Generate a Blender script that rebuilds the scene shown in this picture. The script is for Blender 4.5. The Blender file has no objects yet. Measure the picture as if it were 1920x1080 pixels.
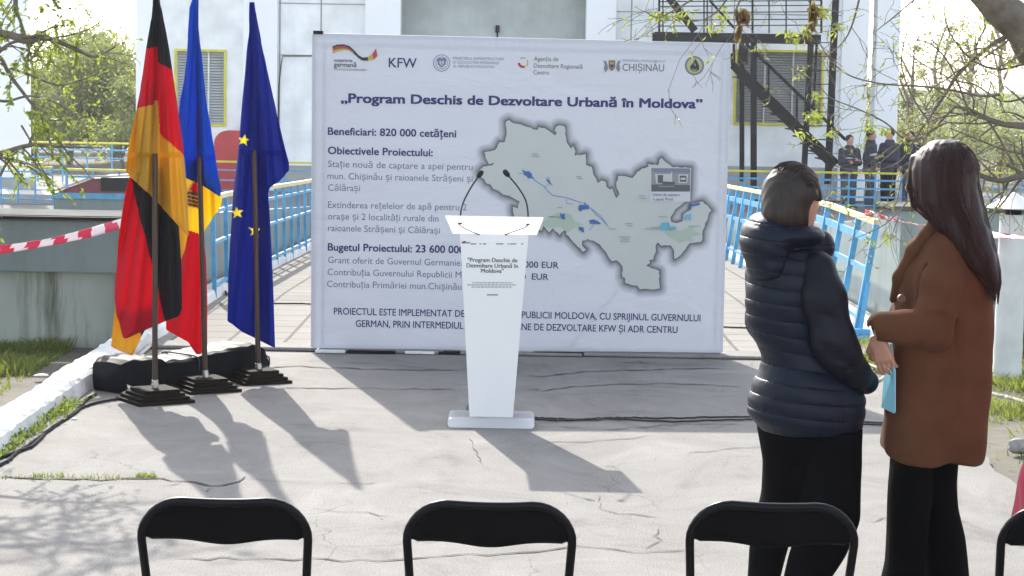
import bpy, bmesh, math, random, os
import numpy as np
from mathutils import Vector, Matrix
R = math.radians
sc = bpy.context.scene
COL = sc.collection

# ------------------------------------------------------------------ camera
F_PX, CAM_H, HORIZON, ROLL = 4000.0, 1.88, 150.0, R(1.03)
cam_d = bpy.data.cameras.new("camera")
cam = bpy.data.objects.new("camera", cam_d)
COL.objects.link(cam)
cam_d.sensor_width = 36.0
cam_d.lens = F_PX / 1920.0 * 36.0
cam_d.clip_start, cam_d.clip_end = 0.1, 2000.0
PITCH = math.atan((540.0 - HORIZON) / F_PX)
cam.matrix_world = (Matrix.Translation((0, 0, CAM_H)) @ Matrix.Rotation(R(90) - PITCH, 4, 'X')
                    @ Matrix.Rotation(ROLL, 4, 'Z'))
sc.camera = cam
CM = cam.matrix_world.to_3x3()
CP = Vector((0, 0, CAM_H))

# ------------------------------------------------------------------ light
SUN_T = Vector((-0.40, 1.46, 1.0)).normalized()          # towards the sun
w = bpy.data.worlds.new("World"); sc.world = w; w.use_nodes = True
nt = w.node_tree
bg = nt.nodes["Background"]
sky = nt.nodes.new("ShaderNodeTexSky")
sky.sky_type = 'NISHITA'; sky.sun_disc = False
sky.sun_elevation = math.asin(SUN_T.z)
sky.sun_rotation = math.atan2(SUN_T.x, SUN_T.y)
sky.air_density = 1.0; sky.dust_density = 1.5; sky.ozone_density = 1.0
hs = nt.nodes.new('ShaderNodeHueSaturation'); hs.inputs['Saturation'].default_value = .5
nt.links.new(sky.outputs[0], hs.inputs['Color']); nt.links.new(hs.outputs[0], bg.inputs[0]); bg.inputs[1].default_value = 0.15
sun_d = bpy.data.lights.new("sun", 'SUN'); sun = bpy.data.objects.new("sun", sun_d); COL.objects.link(sun)
sun_d.energy = 2.75; sun_d.angle = R(0.6); sun_d.color = (1.0, 0.95, 0.87)
sun.rotation_euler = SUN_T.to_track_quat('Z', 'Y').to_euler()
sun.location = (0, 0, 30)
sc.view_settings.view_transform = 'Standard'; sc.view_settings.look = 'None'
sc.view_settings.exposure = 1.58; sc.view_settings.gamma = 1.0

# ------------------------------------------------------------------ helpers
def ray(px, py):
    return CM @ Vector(((px - 960.0) / F_PX, (540.0 - py) / F_PX, -1.0))
def at(px, py, Y):
    d = ray(px, py); return CP + d * (Y / d.y)
def gnd(px, py, z=0.0):
    d = ray(px, py); return CP + d * ((z - CAM_H) / d.z)
def plane_hit(px, py, p0, n):
    d = ray(px, py); return CP + d * ((p0 - CP).dot(n) / d.dot(n))

def tag(o, label=None, cat=None, group=None, kind=None):
    if label: o['label'] = label
    if cat: o['category'] = cat
    if group: o['group'] = group
    if kind: o['kind'] = kind
    return o
def empty(name, loc=(0, 0, 0), label=None, cat=None, group=None, rz=0.0):
    o = bpy.data.objects.new(name, None); COL.objects.link(o); o.location = loc; o.rotation_euler = (0, 0, rz)
    o.empty_display_size = 0.1
    return tag(o, label, cat, group)
def mesh_obj(name, V, F, mats, parent=None, off=None, fm=None, smooth=False):
    me = bpy.data.meshes.new(name)
    if off is not None:
        V = np.asarray(V, dtype=float) - np.array(off, dtype=float)
    if isinstance(V, np.ndarray): V = V.tolist()
    if isinstance(F, np.ndarray): F = F.tolist()
    me.from_pydata(V, [], F)
    if not isinstance(mats, (list, tuple)): mats = [mats]
    for m in mats: me.materials.append(m)
    if fm is not None: me.polygons.foreach_set('material_index', np.asarray(fm, dtype=np.int32))
    if smooth: me.polygons.foreach_set('use_smooth', np.ones(len(me.polygons), dtype=bool))
    me.update()
    o = bpy.data.objects.new(name, me); COL.objects.link(o)
    if parent is not None: o.parent = parent
    return o

class MB:
    """collects simple shapes into one mesh"""
    def __init__(s): s.V = []; s.F = []; s.M = []; s.mi = 0; s.starts = []
    def add(s, V, F):
        n = len(s.V); s.starts.append(n); s.V += [tuple(v) for v in V]; s.F += [tuple(i + n for i in f) for f in F]; s.M += [s.mi] * len(F); return s
    def box(s, lo, hi, mat=None):
        x0, y0, z0 = lo; x1, y1, z1 = hi
        V = [(x0,y0,z0),(x1,y0,z0),(x1,y1,z0),(x0,y1,z0),(x0,y0,z1),(x1,y0,z1),(x1,y1,z1),(x0,y1,z1)]
        if mat is not None: V = [mat @ Vector(v) for v in V]
        return s.add(V, [(0,3,2,1),(4,5,6,7),(0,1,5,4),(1,2,6,5),(2,3,7,6),(3,0,4,7)])
    def bar(s, a, b, wx, wz, up=(0, 0, 1)):
        a, b = Vector(a), Vector(b); d = (b - a).normalized(); u = Vector(up)
        if abs(d.dot(u)) > .98: u = Vector((0, 1, 0))
        r = d.cross(u).normalized(); u = r.cross(d)
        V = [p + r * (sx * wx / 2) + u * (sz * wz / 2) for p in (a, b) for sx, sz in ((-1,-1),(1,-1),(1,1),(-1,1))]
        return s.add(V, [(3,2,1,0),(4,5,6,7),(0,1,5,4),(1,2,6,5),(2,3,7,6),(3,0,4,7)])
    def tube(s, pts, r, n=8, cap=True):
        P = [Vector(p) for p in pts]; k = len(P)
        rs = r if isinstance(r, (list, tuple)) else [r] * k
        V = []; ref = None
        for i in range(k):
            d = (P[min(i + 1, k - 1)] - P[max(i - 1, 0)])
            d = d.normalized() if d.length > 1e-9 else Vector((0, 0, 1))
            if ref is None: ref = Vector((0, 0, 1)) if abs(d.z) < .9 else Vector((1, 0, 0))
            a = d.cross(ref).normalized(); ref = a.cross(d).normalized(); b = ref
            for j in range(n):
                t = 2 * math.pi * j / n
                V.append(P[i] + (a * math.cos(t) + b * math.sin(t)) * rs[i])
        F = [(i*n+j, i*n+(j+1)%n, (i+1)*n+(j+1)%n, (i+1)*n+j) for i in range(k-1) for j in range(n)]
        if cap: F += [tuple(range(n-1, -1, -1)), tuple((k-1)*n + j for j in range(n))]
        return s.add(V, F)
    def lathe(s, prof, c=(0, 0, 0), n=24):
        V = []; k = len(prof)
        for r_, z in prof:
            for j in range(n):
                t = 2 * math.pi * j / n; V.append((c[0] + r_*math.cos(t), c[1] + r_*math.sin(t), c[2] + z))
        F = [(i*n+j, i*n+(j+1)%n, (i+1)*n+(j+1)%n, (i+1)*n+j) for i in range(k-1) for j in range(n)]
        F += [tuple(range(n-1, -1, -1)), tuple((k-1)*n + j for j in range(n))]
        return s.add(V, F)
    def prism(s, poly, ext):
        n = len(poly); e = Vector(ext); V = [Vector(p) for p in poly]; V = V + [v + e for v in V]
        return s.add(V, [tuple(range(n)), tuple(range(2*n-1, n-1, -1))] + [(i, i+n, (i+1)%n+n, (i+1)%n) for i in range(n)])
    def build(s, name, mats, parent=None, off=None, smooth=False, bevel=0, seg=2, split=35):
        o = mesh_obj(name, s.V, s.F, mats, parent, off, s.M, smooth)
        me = o.data
        bm = bmesh.new(); bm.from_mesh(me); bmesh.ops.recalc_face_normals(bm, faces=bm.faces); bm.to_mesh(me); bm.free()
        if bevel:
            m = o.modifiers.new("bevel", 'BEVEL'); m.width = bevel; m.segments = seg; m.limit_method = 'ANGLE'; m.angle_limit = R(40)
        if smooth: 
            me.set_sharp_from_angle(angle=R(split))
        return o

def build_each(mb, name, mats, parent=None, off=None, smooth=False, bevel=0):
    """one object per shape that was added"""
    st = mb.starts + [len(mb.V)]
    for a, b in zip(st[:-1], st[1:]):
        q = MB(); q.V = mb.V[a:b]; q.F = [tuple(i - a for i in f) for f in mb.F if a <= f[0] < b]; q.M = [0] * len(q.F)
        q.build(name, mats, parent, off, smooth, bevel)

def copy_tree(o, parent=None):
    c = o.copy(); COL.objects.link(c)
    if parent is not None: c.parent = parent
    for ch in list(o.children): copy_tree(ch, c)
    return c

# ------------------------------------------------------------------ materials
def _nodes(name):
    m = bpy.data.materials.new(name); m.use_nodes = True
    n = m.node_tree.nodes; l = m.node_tree.links
    return m, n, l, n["Principled BSDF"], n["Material Output"]
def _coord(n, l, scale=(1, 1, 1)):
    tc = n.new("ShaderNodeTexCoord"); mp = n.new("ShaderNodeMapping"); mp.inputs['Scale'].default_value = scale
    l.new(tc.outputs['Object'], mp.inputs[0]); return mp.outputs[0]
def _noise(n, l, co, scale, detail=4, rough=.55, dist=0):
    t = n.new("ShaderNodeTexNoise"); t.inputs['Scale'].default_value = scale; t.inputs['Detail'].default_value = detail
    t.inputs['Roughness'].default_value = rough; t.inputs['Distortion'].default_value = dist
    l.new(co, t.inputs['Vector']); return t.outputs['Fac']
def _ramp(n, l, fac, stops):
    r = n.new("ShaderNodeValToRGB"); e = r.color_ramp.elements
    while len(e) < len(stops): e.new(.5)
    for i, (p, c) in enumerate(stops):
        e[i].position = p; e[i].color = tuple(c) + (1,) if len(c) == 3 else c
    l.new(fac, r.inputs[0]); return r.outputs[0]
def _mix(n, l, fac, a, b, mode='MIX'):
    x = n.new("ShaderNodeMix"); x.data_type = 'RGBA'; x.blend_type = mode
    for sock, v in ((x.inputs[0], fac), (x.inputs[6], a), (x.inputs[7], b)):
        if isinstance(v, (int, float)): sock.default_value = v
        elif isinstance(v, (tuple, list)): sock.default_value = tuple(v) + (1,) if len(v) == 3 else v
        else: l.new(v, sock)
    return x.outputs[2]
def _bump(n, l, p, h, strength=.3, dist=.01):
    b = n.new("ShaderNodeBump"); b.inputs['Strength'].default_value = strength; b.inputs['Distance'].default_value = dist
    l.new(h, b.inputs['Height']); l.new(b.outputs[0], p.inputs['Normal'])
def M(name, col, rough=.6, var=.15, scale=4.0, bump=0.0, bscale=60.0, metal=0.0, trans=0.0, spec=.5, stretch=(1, 1, 1), bdist=.004, sheen=0, coat=0):
    m, n, l, p, out = _nodes(name)
    co = _coord(n, l, stretch)
    if var:
        f = _noise(n, l, co, scale, 5)
        lo = tuple(c * (1 - var) for c in col); hi = tuple(min(1, c * (1 + var)) for c in col)
        c = _ramp(n, l, f, [(.3, lo), (.7, hi)]); l.new(c, p.inputs['Base Color'])
    else:
        p.inputs['Base Color'].default_value = tuple(col) + (1,); c = None
    p.inputs['Roughness'].default_value = rough; p.inputs['Metallic'].default_value = metal
    p.inputs['Specular IOR Level'].default_value = spec
    if sheen: p.inputs['Sheen Weight'].default_value = sheen
    if coat: p.inputs['Coat Weight'].default_value = coat
    if bump: _bump(n, l, p, _noise(n, l, co, bscale, 4), bump, bdist)
    if trans:
        t = n.new("ShaderNodeBsdfTranslucent"); mx = n.new("ShaderNodeMixShader"); mx.inputs[0].default_value = trans
        if c is not None: l.new(c, t.inputs[0])
        else: t.inputs[0].default_value = tuple(col) + (1,)
        l.new(p.outputs[0], mx.inputs[1]); l.new(t.outputs[0], mx.inputs[2]); l.new(mx.outputs[0], out.inputs[0])
    return m
# ---- special materials
def concrete_ground():
    m, n, l, p, out = _nodes("plaza_concrete")
    co = _coord(n, l)
    big = _noise(n, l, co, .55, 6, .6); mid = _noise(n, l, co, 3.2, 7, .65, .6); fine = _noise(n, l, co, 38, 5, .7)
    c = _ramp(n, l, big, [(.3, (.205, .196, .185)), (.7, (.265, .257, .243))])
    c = _mix(n, l, .55, c, _ramp(n, l, mid, [(.32, (.165, .157, .15)), (.5, (.245, .237, .225)), (.75, (.295, .283, .266))]))
    c = _mix(n, l, .25, c, _ramp(n, l, fine, [(.3, (.13, .126, .12)), (.7, (.305, .292, .28))]))
    # blotches, old repairs and grit
    st = _noise(n, l, _coord(n, l, (1, .8, 1)), 1.3, 9, .72, 1.6)
    c = _mix(n, l, .68, c, _ramp(n, l, st, [(.34, (.11, .10, .088)), (.44, (.205, .192, .172)), (.58, (.265, .252, .23)), (.72, (.35, .335, .308))]))
    sp = _noise(n, l, co, 120, 2, .6); c = _mix(n, l, .30, c, _ramp(n, l, sp, [(.38, (.08, .075, .07)), (.62, (.36, .345, .33))]))
    v = n.new("ShaderNodeTexVoronoi"); v.feature = 'DISTANCE_TO_EDGE'; v.inputs['Scale'].default_value = .9
    nd = n.new("ShaderNodeTexNoise"); nd.inputs['Scale'].default_value = 2.2; nd.inputs['Detail'].default_value = 7; l.new(co, nd.inputs['Vector'])
    va = n.new("ShaderNodeVectorMath"); va.operation = 'MULTIPLY_ADD'; va.inputs[1].default_value = (.6, .6, 0)
    l.new(nd.outputs['Color'], va.inputs[0]); l.new(co, va.inputs[2]); l.new(va.outputs[0], v.inputs['Vector'])
    cr = _ramp(n, l, v.outputs['Distance'], [(.0, (1, 1, 1)), (.0045, (0, 0, 0))])
    msk = _ramp(n, l, _noise(n, l, co, .8, 3), [(.46, (0, 0, 0)), (.62, (.85, .85, .85))])
    f = _mix(n, l, 1.0, cr, msk, 'MULTIPLY')
    c = _mix(n, l, f, c, (.12, .11, .10))
    pit = _ramp(n, l, _noise(n, l, co, 16, 3), [(.68, (0, 0, 0)), (.74, (1, 1, 1))])
    c = _mix(n, l, _mix(n, l, .4, (0, 0, 0), pit), c, (.2, .19, .17))
    l.new(c, p.inputs['Base Color']); p.inputs['Roughness'].default_value = .85; p.inputs['Specular IOR Level'].default_value = .1
    h = _mix(n, l, .5, mid, fine); h = _mix(n, l, f, h, (0, 0, 0))
    _bump(n, l, p, h, .55, .010)
    return m
def tile_walk():
    m, n, l, p, out = _nodes("walkway_tiles")
    co = _coord(n, l)
    b = n.new("ShaderNodeTexBrick"); l.new(co, b.inputs['Vector'])
    b.offset = .0; b.inputs['Scale'].default_value = 1.0
    b.inputs['Color1'].default_value = (.262, .245, .222, 1); b.inputs['Color2'].default_value = (.225, .21, .19, 1)
    b.inputs['Mortar'].default_value = (.05, .05, .04, 1); b.inputs['Mortar Size'].default_value = .014
    b.inputs['Brick Width'].default_value = .40; b.inputs['Row Height'].default_value = .40
    f = _noise(n, l, co, 2.0, 6)
    c = _mix(n, l, .35, b.outputs['Color'], _ramp(n, l, f, [(.3, (.21, .198, .18)), (.7, (.34, .322, .30))]))
    l.new(c, p.inputs['Base Color']); p.inputs['Roughness'].default_value = .9; p.inputs['Specular IOR Level'].default_value = .05
    _bump(n, l, p, _mix(n, l, .3, b.outputs['Fac'], f), .3, -.01)
    return m
def soil():
    m, n, l, p, out = _nodes("soil")
    co = _coord(n, l)
    a = _noise(n, l, co, 1.1, 7, .65); b = _noise(n, l, co, 9, 6, .7)
    c = _ramp(n, l, a, [(.35, (.06, .05, .037)), (.52, (.13, .112, .09)), (.7, (.19, .172, .14))])
    g = _ramp(n, l, b, [(.3, (.05, .07, .02)), (.6, (.14, .12, .095)), (.8, (.21, .195, .165))])
    c = _mix(n, l, .5, c, g); l.new(c, p.inputs['Base Color']); p.inputs['Roughness'].default_value = .95
    _bump(n, l, p, _mix(n, l, .5, a, b), .8, .03); return m
def stained_wall(name, base, stain, amount=.5, rough=.8, sc_=(3, 3, .35)):
    m, n, l, p, out = _nodes(name)
    co = _coord(n, l); cs = _coord(n, l, sc_)
    a = _noise(n, l, cs, 2.2, 7, .65); b = _noise(n, l, co, 1.5, 6); f = _noise(n, l, co, 40, 3)
    k = _ramp(n, l, a, [(.48, (0, 0, 0)), (.68, (amount,) * 3)])
    c = _ramp(n, l, b, [(.3, tuple(x * .82 for x in base)), (.7, tuple(min(1, x * 1.12) for x in base))])
    c = _mix(n, l, k, c, stain); l.new(c, p.inputs['Base Color']); p.inputs['Roughness'].default_value = rough
    _bump(n, l, p, _mix(n, l, .5, b, f), .2, .01); return m
def vinyl():
    m, n, l, p, out = _nodes("banner_vinyl")
    p.inputs['Base Color'].default_value = (.51, .533, .59, 1); p.inputs['Roughness'].default_value = .5
    co = _coord(n, l)
    wr = _noise(n, l, _coord(n, l, (.9, 1, 1.6)), 1.5, 5, .5, 1.2); w2 = _noise(n, l, co, 5, 3)
    _bump(n, l, p, _mix(n, l, .25, wr, w2), .5, .05)
    t = n.new("ShaderNodeBsdfTranslucent"); t.inputs[0].default_value = (.75, .77, .85, 1)
    mx = n.new("ShaderNodeMixShader"); mx.inputs[0].default_value = .03
    l.new(p.outputs[0], mx.inputs[1]); l.new(t.outputs[0], mx.inputs[2]); l.new(mx.outputs[0], out.inputs[0]); return m
def attr_mat(name, attr="print", rough=.5):
    m, n, l, p, out = _nodes(name)
    a = n.new("ShaderNodeAttribute"); a.attribute_name = attr; l.new(a.outputs['Color'], p.inputs['Base Color'])
    p.inputs['Roughness'].default_value = rough; return m
def cloth_mat(name, col, trans=.35):
    m, n, l, p, out = _nodes(name)
    co = _coord(n, l)
    p.inputs['Base Color'].default_value = tuple(col) + (1,); p.inputs['Roughness'].default_value = .75; p.inputs['Specular IOR Level'].default_value = .15
    _bump(n, l, p, _mix(n, l, .6, _noise(n, l, _coord(n, l, (3, 3, .5)), 4, 4), _noise(n, l, co, 14, 3)), .35, .012)
    t = n.new("ShaderNodeBsdfTranslucent"); t.inputs[0].default_value = tuple(min(1, c * 1.25) for c in col) + (1,)
    mx = n.new("ShaderNodeMixShader"); mx.inputs[0].default_value = trans
    l.new(p.outputs[0], mx.inputs[1]); l.new(t.outputs[0], mx.inputs[2]); l.new(mx.outputs[0], out.inputs[0]); return m
def leaf_mat(name, c1, c2, trans=.45):
    m, n, l, p, out = _nodes(name)
    g = n.new("ShaderNodeNewGeometry"); 
    c = _ramp(n, l, g.outputs['Random Per Island'], [(0, c1), (1, c2)])
    l.new(c, p.inputs['Base Color']); p.inputs['Roughness'].default_value = .5
    t = n.new("ShaderNodeBsdfTranslucent"); l.new(_mix(n, l, .5, c, (.45, .5, .08)), t.inputs[0])
    mx = n.new("ShaderNodeMixShader"); mx.inputs[0].default_value = trans
    l.new(p.outputs[0], mx.inputs[1]); l.new(t.outputs[0], mx.inputs[2]); l.new(mx.outputs[0], out.inputs[0]); return m
def hair_mat(name, c1, c2):
    m, n, l, p, out = _nodes(name)
    f = _noise(n, l, _coord(n, l, (60, 60, 2.5)), 2.0, 4, .6, .5)
    l.new(_ramp(n, l, f, [(.3, c1), (.7, c2)]), p.inputs['Base Color']); p.inputs['Roughness'].default_value = .45; p.inputs['Specular IOR Level'].default_value = .3
    _bump(n, l, p, f, .35, .003); return m

MAT = dict(
 concrete=concrete_ground(), tiles=tile_walk(), soil=soil(), vinyl=vinyl(), printed=attr_mat("banner_print"),
 stone_g=M("grey_rubble", (.30, .29, .27), .95, .25, 20, .6, 30), whitewash=M("whitewashed_stone", (.72, .715, .69), .95, .14, 5, .9, 9, bdist=.03, spec=.05),
 wall_conc=stained_wall("stained_concrete", (.34, .375, .335), (.085, .09, .06), .95),
 wall_grey=stained_wall("grey_metal_panel", (.165, .205, .205), (.12, .14, .13), .4, .45, (4, 4, .5)),
 wall_right=stained_wall("grey_green_panel", (.27, .32, .31), (.17, .19, .17), .5, .5, (4, 4, .3)),
 facade=stained_wall("white_facade_panel", (.86, .885, .885), (.70, .73, .72), .35, .55, (2, 2, .2)),
 pilaster=M("white_pilaster", (.90, .92, .93), .6, .03, 1.0),
 recess=stained_wall("grey_recess_panel", (.50, .55, .54), (.40, .44, .43), .4, .6, (2, 2, .3)),
 plinth=M("grey_plinth", (.36, .37, .36), .8, .15, 2),
 yellow=M("yellow_paint", (.62, .56, .03), .45, .15, 6),
 blue=M("sky_blue_paint", (.075, .32, .56), .42, .25, 7, .2, 30),
 blue_d=M("blue_paint_shed", (.07, .26, .42), .5, .2, 4),
 louvre=M("grey_louvre_slat", (.66, .69, .69), .5, .1), louvre_b=M("louvre_backing", (.16, .16, .165), .8, .1),
 louvre_d=M("dark_louvre_slat", (.46, .46, .45), .5, .1),
 steel=M("black_painted_steel", (.006, .007, .009), .5, .3, 6, .2, 40, spec=.15),
 red=M("red_enamel", (.42, .025, .03), .4, .2, 2), redroof=M("dark_red_sheet", (.17, .03, .04), .55, .35, 2),
 acrylic=M("white_acrylic", (.88, .89, .91), .22, 0, trans=.75), panel=M("white_board", (.74, .745, .75), .4, .02, 2),
 ink=M("grey_ink", (.09, .095, .10), .6, 0), ink_l=M("light_grey_ink", (.24, .25, .26), .6, 0),
 navy=M("navy_print", (.018, .022, .135), .5, 0), text=M("slate_blue_print", (.145, .165, .275), .5, 0), textl=M("pale_slate_print", (.17, .19, .26), .5, 0),
 mapfill=M("map_fill_print", (.475, .505, .495), .5, .05, 1.5), mapblue=M("map_blue_print", (.04, .115, .34), .5, .1, 20), mapteal=M("map_teal_print", (.10, .36, .48), .5, .2, 20),
 mapline=M("map_line_print", (.16, .24, .5), .5, 0), maplab=M("map_label_print", (.26, .29, .29), .5, 0), green_p=M("map_green_print", (.36, .44, .36), .5, .05, 3),
 gold_p=M("gold_print", (.45, .34, .04), .5, 0), red_p=M("red_print", (.42, .035, .045), .5, 0), blk_p=M("black_print", (.02, .02, .03), .5, 0),
 brown_p=M("brown_print", (.20, .14, .08), .5, .2, 40), yel_p=M("pale_yellow_print", (.42, .44, .20), .5, 0), ink_seal=M("seal_print", (.15, .165, .26), .5, 0), white_p=M("white_print", (.53, .55, .60), .5, 0),
 rubber=M("black_rubber", (.014, .014, .016), .5, .1), chrome=M("brushed_metal", (.6, .6, .58), .3, .1, metal=1.0),
 foam=M("black_foam", (.012, .012, .014), .9, .1, 40, .5, 200),
 tarp=M("black_plastic_sheet", (.007, .008, .010), .5, .2, 3, .3, 5, bdist=.008, spec=.04),
 wood_d=M("dark_varnished_wood", (.045, .022, .014), .35, .3, 8, .1, 40, stretch=(4, 4, .6)),
 base_w=M("dark_brown_board", (.013, .009, .007), .8, .2, 6, .15, 30, spec=.08),
 f_black=cloth_mat("black_flag_cloth", (.012, .012, .016), .15), f_red=cloth_mat("red_flag_cloth", (.52, .009, .032), .48), f_gold=cloth_mat("gold_flag_cloth", (.60, .375, .045), .42),
 f_blue=cloth_mat("blue_flag_cloth", (.012, .10, .46), .5), f_yel=cloth_mat("yellow_flag_cloth", (.80, .62, .03), .42), f_eu=cloth_mat("deep_blue_flag_cloth", (.010, .030, .28), .45), f_star=cloth_mat("yellow_star_cloth", (.85, .74, .06), .45), f_brown=cloth_mat("brown_emblem_cloth", (.12, .04, .02), .2),
 chair=M("black_chair_vinyl", (.004, .004, .005), .5, .2, 20, .25, 160, spec=.06), chair_t=M("black_chair_tube", (.005, .005, .007), .3, .1, spec=.15),
 bark=M("grey_brown_bark", (.15, .125, .095), .85, .35, 14, .7, 40, bdist=.01), bark_p=M("pale_twig_bark", (.24, .20, .15), .8, .3, 14),
 leaf=leaf_mat("spring_leaf", (.10, .17, .02), (.26, .33, .05)), leaf2=leaf_mat("bud_leaf", (.13, .18, .03), (.30, .33, .08)),
 leaf_far=leaf_mat("far_foliage", (.055, .085, .025), (.14, .18, .06), .25), leaf_pale=leaf_mat("haze_washed_foliage", (.20, .22, .12), (.36, .37, .23), .4), dry=leaf_mat("dry_leaf", (.14, .06, .03), (.26, .13, .07), .3),  # leaf_pale: distance haze is washed into the leaf colour
 grass=leaf_mat("grass_blade", (.055, .10, .02), (.19, .22, .06), .42), weed=leaf_mat("weed_leaf", (.05, .11, .02), (.17, .25, .04), .35),
 tape_r=M("red_tape_film", (.72, .035, .14), .35, 0, trans=.35), tape_w=M("white_tape_film", (.85, .80, .82), .35, 0, trans=.35),
 puffer=M("navy_quilted_nylon", (.005, .0085, .019), .5, .25, 10, .25, 50, spec=.16), trouser=M("black_trouser_cloth", (.003, .003, .004), .9, .2, 20, .2, 120, spec=.04),
 coat=M("camel_wool", (.108, .047, .024), .95, .16, 9, .6, 210, sheen=.03, spec=.1), skin=M("skin", (.52, .27, .19), .5, .08, 9), hair_a=hair_mat("dark_brown_hair", (.011, .0075, .006), (.034, .022, .016)),
 hair_b=hair_mat("auburn_black_hair", (.011, .005, .0045), (.034, .013, .011)), folder=M("pale_blue_card", (.13, .42, .55), .5, .05, 5, trans=.04), redcoat=M("crimson_wool", (.45, .012, .05), .85, .1, 15, .3, 150, sheen=.2),
 jeans=M("blue_grey_denim", (.05, .065, .10), .85, .2, 10), navyj=M("dark_navy_jacket_cloth", (.016, .02, .042), .7, .2, 8), reflective=M("reflective_strip", (.55, .57, .55), .4, 0), shoe=M("black_shoe_leather", (.012, .012, .012), .4, 0),
 crack=M("crack_dirt", (.06, .055, .05), .95, .2, 20), paper=M("white_scrap", (.8, .8, .8), .6, 0), stone=M("pale_stone", (.5, .5, .48), .9, .2, 6, .6, 20))

MAT['hair_a_hi'] = hair_mat("brown_hair_strands", (.03, .02, .014), (.085, .058, .042)); MAT['hair_b_hi'] = hair_mat("auburn_hair_strands", (.020, .008, .0065), (.058, .022, .017))
def quilted():
    m, n, l, p, out = _nodes("navy_quilted_nylon")
    co = _coord(n, l); sx = n.new("ShaderNodeSeparateXYZ"); l.new(co, sx.inputs[0])
    def mth(op, a, b=None):
        x = n.new("ShaderNodeMath"); x.operation = op
        for i, v in enumerate((a, b)):
            if v is None: continue
            if isinstance(v, (int, float)): x.inputs[i].default_value = v
            else: l.new(v, x.inputs[i])
        return x.outputs[0]
    z = mth('ADD', sx.outputs[2], mth('MULTIPLY', sx.outputs[0], .10))
    s_ = mth('ABSOLUTE', mth('SINE', mth('MULTIPLY', z, math.pi / .052))); groove = mth('POWER', s_, .35)
    pk = _noise(n, l, _coord(n, l, (55, 55, 9)), 1.0, 3); pucker = mth('MULTIPLY', mth('SUBTRACT', 1.0, s_), pk)
    h = mth('ADD', groove, mth('MULTIPLY', pucker, .9)); h = mth('ADD', h, mth('MULTIPLY', _noise(n, l, co, 22, 3), .35))
    p.inputs['Base Color'].default_value = (.0045, .008, .019, 1); p.inputs['Roughness'].default_value = .45; p.inputs['Specular IOR Level'].default_value = .2
    _bump(n, l, p, h, .7, .010); return m
MAT['puffer'] = quilted(); MAT['sleeve'] = M('plain_navy_nylon', (.0045, .006, .012), .5, .2, 9, .45, 26, spec=.2, bdist=.008)
# ------------------------------------------------------------------ ground and walkway
rng = np.random.default_rng(5)
def walk_z(y):
    return float(np.interp(y, [0, 14.7, 18.5, 26.3, 45, 60, 400], [0, 0, -.02, -.27, -.80, -.80, -.80]))
def ground_z(x, y):
    if y < 14.9: return -.03
    if abs(x) < 2.9: return walk_z(y) - .06
    if y < 16.2: return -.03
    return -.84
gx = sorted(set([-600, -250, -100, -50, -25, -14] + [round(v, 2) for v in np.arange(-9, 9.01, .5)] + [-2.95, -2.85, 2.95, 2.85] + [14, 25, 50, 100, 250, 600]))
gy = sorted(set([-60, -20, 0, 4] + [round(v, 2) for v in np.arange(6, 24, .5)] + [14.85, 14.95, 16.15, 16.25, 27, 32, 38, 46, 60, 90, 150, 300, 900]))
V = [(x, y, ground_z(x, y)) for y in gy for x in gx]
nx = len(gx); F = [(j*nx+i, j*nx+i+1, (j+1)*nx+i+1, (j+1)*nx+i) for j in range(len(gy)-1) for i in range(nx-1)]
tag(mesh_obj("ground", V, F, MAT['soil']), kind='structure')
# concrete apron with a ragged right edge
rows = np.arange(2.0, 14.81, .2)
V, F = [], []
xs = np.linspace(0, 1, 40)
for j, y in enumerate(rows):
    xr = 2.42 + .10 * math.sin(y * 2.1) + .07 * math.sin(y * 5.3 + 1) + .04 * math.sin(y * 13) + (0.5 if y < 8 else 0)
    for t in xs: V.append((-2.72 + t * (xr + 2.72), float(y), 0.0))
F = [(j*40+i, j*40+i+1, (j+1)*40+i+1, (j+1)*40+i) for j in range(len(rows)-1) for i in range(39)]
tag(mesh_obj("plaza", V, F, MAT['concrete']), kind='structure')
ys = np.concatenate([np.arange(14.84, 30, .5), np.arange(30, 48, 2)])
V = [(x, float(y), walk_z(y) + (.004 if y > 15 else .012)) for y in ys for x in (-2.55, 0, 2.72)]
F = [(j*3+i, j*3+i+1, (j+1)*3+i+1, (j+1)*3+i) for j in range(len(ys)-1) for i in range(2)]
tag(mesh_obj("walkway", V, F, MAT['tiles']), kind='structure')
V = [(x, y, -.83 + .0 * x) for y in (30, 36, 42, 56) for x in (-13.5, -6, 0, 6, 13.5)]
for i, v in enumerate(V):
    if abs(v[0]) < 3: V[i] = (v[0], v[1], min(-.83, walk_z(v[1]) - .05))
tag(mesh_obj("yard_paving", V, [(j*5+i, j*5+i+1, (j+1)*5+i+1, (j+1)*5+i) for j in range(3) for i in range(4)], MAT['concrete']), kind='structure')
# worn stone sill where the apron meets the tiled walkway
mb = MB()
x = -2.5
while x < 2.4:
    L = rng.uniform(.7, 1.3); mb.box((x, 14.50 + rng.uniform(-.02, .02), .004), (min(x + L, 2.42) - .012, 14.80, .022 + rng.uniform(0, .012))); x += L
tag(mb.build("walkway_edge_slabs", MAT['concrete'], bevel=.008), kind='structure')
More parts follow.
